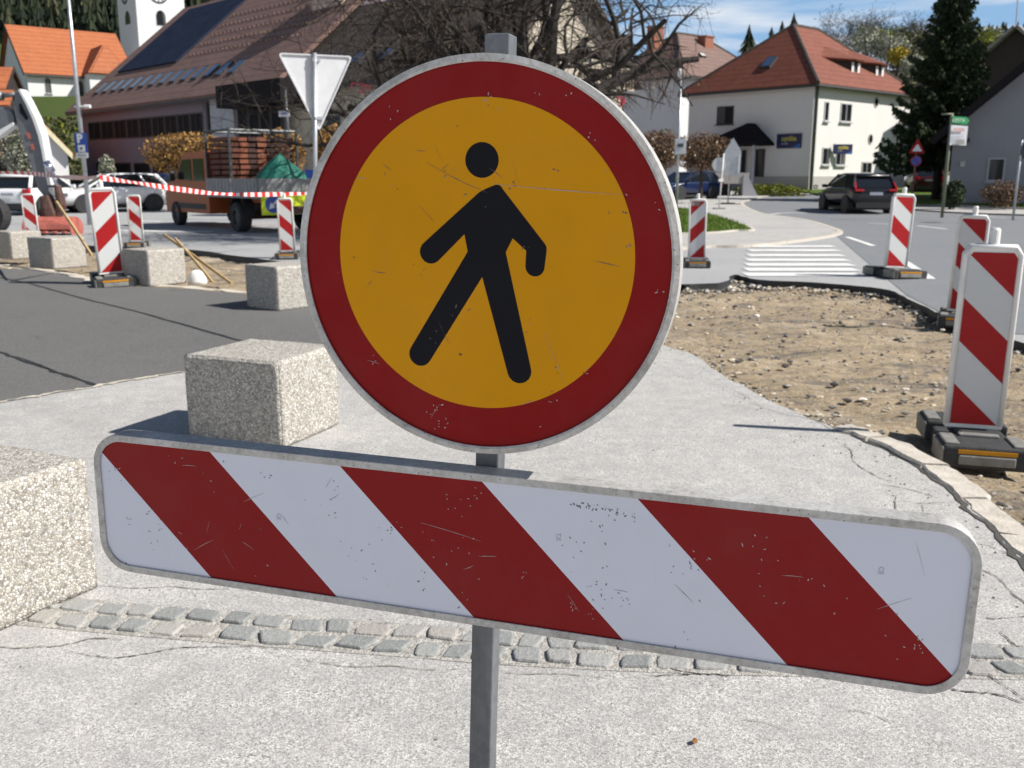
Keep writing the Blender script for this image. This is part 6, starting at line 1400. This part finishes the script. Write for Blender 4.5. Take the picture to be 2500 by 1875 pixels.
# hills
def hill(name, fn, x0, x1, y0, y1, nx, ny, mat):
    m = MB(); vs = []
    for j in range(ny+1):
        for i in range(nx+1): x = x0+(x1-x0)*i/nx; y = y0+(y1-y0)*j/ny; vs.append(Vector((x, y, fn(x, y))))
    m.add(vs, [(j*(nx+1)+i, j*(nx+1)+i+1, (j+1)*(nx+1)+i+1, (j+1)*(nx+1)+i) for j in range(ny) for i in range(nx)]); o = m.build(name, mat, None, smooth=True); o['kind'] = 'structure'; return o
M['hill'] = grass('hill_grass', (.03, .045, .012), (.09, .13, .03)); M['forest_floor'] = grass('forest_floor', (.016, .020, .010), (.04, .042, .02)); M['meadow'] = grass('spring_meadow', (.05, .09, .012), (.11, .16, .025))
def st(a, b, x): x = max(0, min(1, (x-a)/(b-a))); return x*x*(3-2*x)
def fL(x, y):      # church mound and the wooded slope behind it
    z = gz(min(y, 70))*1.0-1.2+st(74, 118, y)*11.5*st(-26, -44, x)+0
    z += st(150, 420, y)*150*st(.0, -.15, x/y)+noise.noise(Vector((x*.012, y*.012, 0)))*6*st(140, 220, y); return z
hill('hill', fL, -420, 40, 74, 460, 70, 70, M['hill'])
def fR(x, y): return gz(min(y, 100))-1.5+st(105, 230, y)*24*st(.26, .33, x/y)*st(.62, .48, x/y)+noise.noise(Vector((x*.03, y*.03, 4)))*3*st(110, 150, y)
hill('hill', fR, 10, 260, 100, 420, 80, 60, M['forest_floor'])
def fF(x, y): return -5+st(1400, 2400, y)*st(.33, .44, x/y)*430*(.8+.18*math.sin(x*.0021+1)+.1*math.sin(x*.006))
hill('far_hill', fF, -800, 3600, 1300, 2900, 90, 40, M['forest_floor'])
rnd = random.Random(17); m = MB(); cnt = 0
while cnt < 4600:
    y = rnd.uniform(205, 455); x = rnd.uniform(-.62*y, -.10*y)
    if x > -25: continue
    z = fL(x, y); px = CX+2355*x/y
    if px < 45 and y < 300: continue
    H = rnd.uniform(7, 13); ragged_conifer(m, Vector((x, y, z-1)), H, H*.19, rnd, 5, 5, 0 if rnd.random() < .8 else 1); cnt += 1
o = m.build('far_forest', [M['needles_far'], M['bush_leaf']], None, fixn=False); o['kind'] = 'stuff'; o['label'] = 'dark conifer forest covering the slope behind the church'; o['category'] = 'forest'
m = MB(); cnt = 0
while cnt < 900:
    x, y = rnd.uniform(700, 1600), rnd.uniform(1500, 2300); px = CX+2355*x/y
    if px < 2080 or px > 2560: continue
    H = rnd.uniform(14, 26); ragged_conifer(m, Vector((x, y, fF(x, y)-2)), H, H*.28, rnd, 3, 5); cnt += 1
o = m.build('far_ridge_forest', [M['needles_far']], None, fixn=False); o['kind'] = 'stuff'; o['label'] = 'wooded ridge on the far horizon at the right'; o['category'] = 'forest'
# bank bushes below the church
rnd = random.Random(23); m = MB()
for i in range(2600):
    px = rnd.uniform(105, 240); yy = rnd.uniform(84, 112); x = (px-1250)/2355*yy; z = min(fL(x, yy)+rnd.uniform(0, 1.3)*rnd.random(), EYE+(430-294)/2355*yy); quad(m, Vector((x, yy, z)), rnd.uniform(.12, .3), rnd, 0 if rnd.random() < .8 else 1)
o = m.build('bank_scrub', [M['bush_leaf'], M['green_leaf']], None, fixn=False); o['kind'] = 'stuff'; o['label'] = 'green and brown scrub on the bank below the church'; o['category'] = 'scrub'
def tangle(seed, H, maxlev=3, spread=.6):
    rnd = random.Random(seed); m = MB(); lv = []
    branch(m, Vector((0, 0, -.5)), Vector((0, 0, 1)), H, H*.022, 0, rnd, lv, maxlev, -.05, 1, spread, .10)
    return m, lv
protos = []
for k, (px, ty, yy, lb) in enumerate(((2012, 34, 190, 'slender bare tree at the left end of the hilltop row'), (2048, 36, 195, 'narrow dark tree second from the left on the hilltop'), (2082, 26, 192, 'broadest and tallest bare tree of the hilltop row'), (2105, 40, 198, 'bare tree just right of the tallest hilltop tree'), (2140, 52, 190, 'rounded bare tree right of the middle of the hilltop row'), (2168, 62, 196, 'lower bare tree near the right end of the hilltop row'), (2190, 76, 200, 'smallest bare tree at the right end of the hilltop row'))):
    x = (px-1250)/2355*yy; b = Vector((x, yy, fR(x, yy)-.5)); zt_ = EYE+(430-ty)/2355*yy; H = max(5, zt_-b.z); t = thing('hilltop_tree', lb, 'tree', b, k*1.3, 'bare trees on the hilltop')
    m, lv = tangle(100+k, H*.62, 4); rr = random.Random(k); s_ = (.75 if k < 2 else 1.15)
    m2 = MB(); m2.v = [Vector((v.x*s_, v.y*s_, v.z)) for v in m.v]; m2.f = m.f; m2.m = m.m; o = m2.build('branches', [M['bark'], M['twig']], t, world=False, fixn=False)
    zz = max(v.z for v in m2.v); o.scale = (1, 1, H/zz)
    m = MB()
    for p in lv: 
        for q in range(1): quad(m, Vector((p.x*s_+rr.gauss(0, .5), p.y*s_+rr.gauss(0, .5), (p.z+rr.gauss(0, .5))*H/zz)), rr.uniform(.05, .11), rr, 0, 4.)
    m.build('crown', M['twig'] if k not in (1, 3) else M['needles_far'], t, world=False, fixn=False)
rnd = random.Random(5)
for k, (px, py, yy, r_, mt, lb) in enumerate(((2090, 112, 150, 2.6, 'blossom', 'pale blossoming tree just above the ridge of the red roof'), (2128, 128, 140, 2.0, 'blossom', 'white blossoming bush below the hilltop trees'), (2160, 135, 138, 2.2, 'blossom', 'tall white blossoming bush left of the yellow bush'), (2170, 152, 132, 1.5, 'yellow_bl', 'bright yellow flowering bush beside the big spruce'), (2195, 118, 150, 3.0, 'bush_leaf', 'greyish green bush on the hill right of the blossoms'), (2222, 138, 140, 3.0, 'bush_leaf', 'grey brown bush on the hill left of the big spruce'), (2150, 118, 160, 3.2, 'green_leaf', 'green shrub on the hillside under the bare trees'), (2365, 122, 135, 2.4, 'green_leaf', 'yellow-green bush right of the big spruce top'), (2205, 172, 130, 1.7, 'blossom', 'low white bush at the end of the red roof'), (2380, 112, 140, 2.2, 'blossom', 'pale blossoming bush left of the dark timber gable'))):
    x = (px-1250)/2355*yy; z = EYE+(430-py)/2355*yy; g_ = fR(x, yy); shrub('hill_bush', lb, (x, yy, g_), r_, r_, (z-g_, r_*.8), 700, M[mt], 200+k, True, 'bush', 'bushes on the hillside', .22, 30)
m = MB(); rnd = random.Random(77)
for i in range(5200):
    px = rnd.uniform(1985, 2330); yy = rnd.uniform(125, 215); x = (px-1250)/2355*yy; quad(m, Vector((x, yy, fR(x, yy)+rnd.uniform(0, 2.8)*rnd.random())), rnd.uniform(.2, .55), rnd, 0 if rnd.random() < .7 else 1, 1.5)
o = m.build('hill_scrub', [M['bush_leaf'], M['twig']], None, fixn=False); o['kind'] = 'stuff'; o['label'] = 'brownish scrub covering the hill behind the red roof'; o['category'] = 'scrub'
# grass blades on the near lawn patches
m = MB(); rnd = random.Random(6)
def blades(poly, n, z0, h_):
    xs = [p.x for p in poly]; yv = [p.y for p in poly]; c = 0
    while c < n:
        p = Vector((rnd.uniform(min(xs), max(xs)), rnd.uniform(min(yv), max(yv))))
        if not inside(p, poly): continue
        a = rnd.uniform(0, 6.28); w_ = .012; g_ = gz(p.y)+z0; d = Vector((math.cos(a)*w_, math.sin(a)*w_, 0)); q = Vector((p.x, p.y, g_)); hh = h_*rnd.uniform(.5, 1.2)
        m.add([q-d, q+d, q+Vector((rnd.gauss(0, .03), rnd.gauss(0, .03), hh))], [(0, 1, 2)]); c += 1
blades(gp, 5000, .07, .10); blades([Vector((p[0], p[1])) for p in P2((2238, 503), (2330, 506), (2500, 514), (2640, 520))]+[Vector((26, 44)), Vector((18, 44))], 7000, .12, .12)
M['blade'] = leafmat('grass_blades', (.05, .10, .012), (.17, .25, .04)); o = m.build('grass_blades', M['blade'], None, fixn=False); o['kind'] = 'stuff'; o['label'] = 'short bright green grass on the verges'; o['category'] = 'grass'
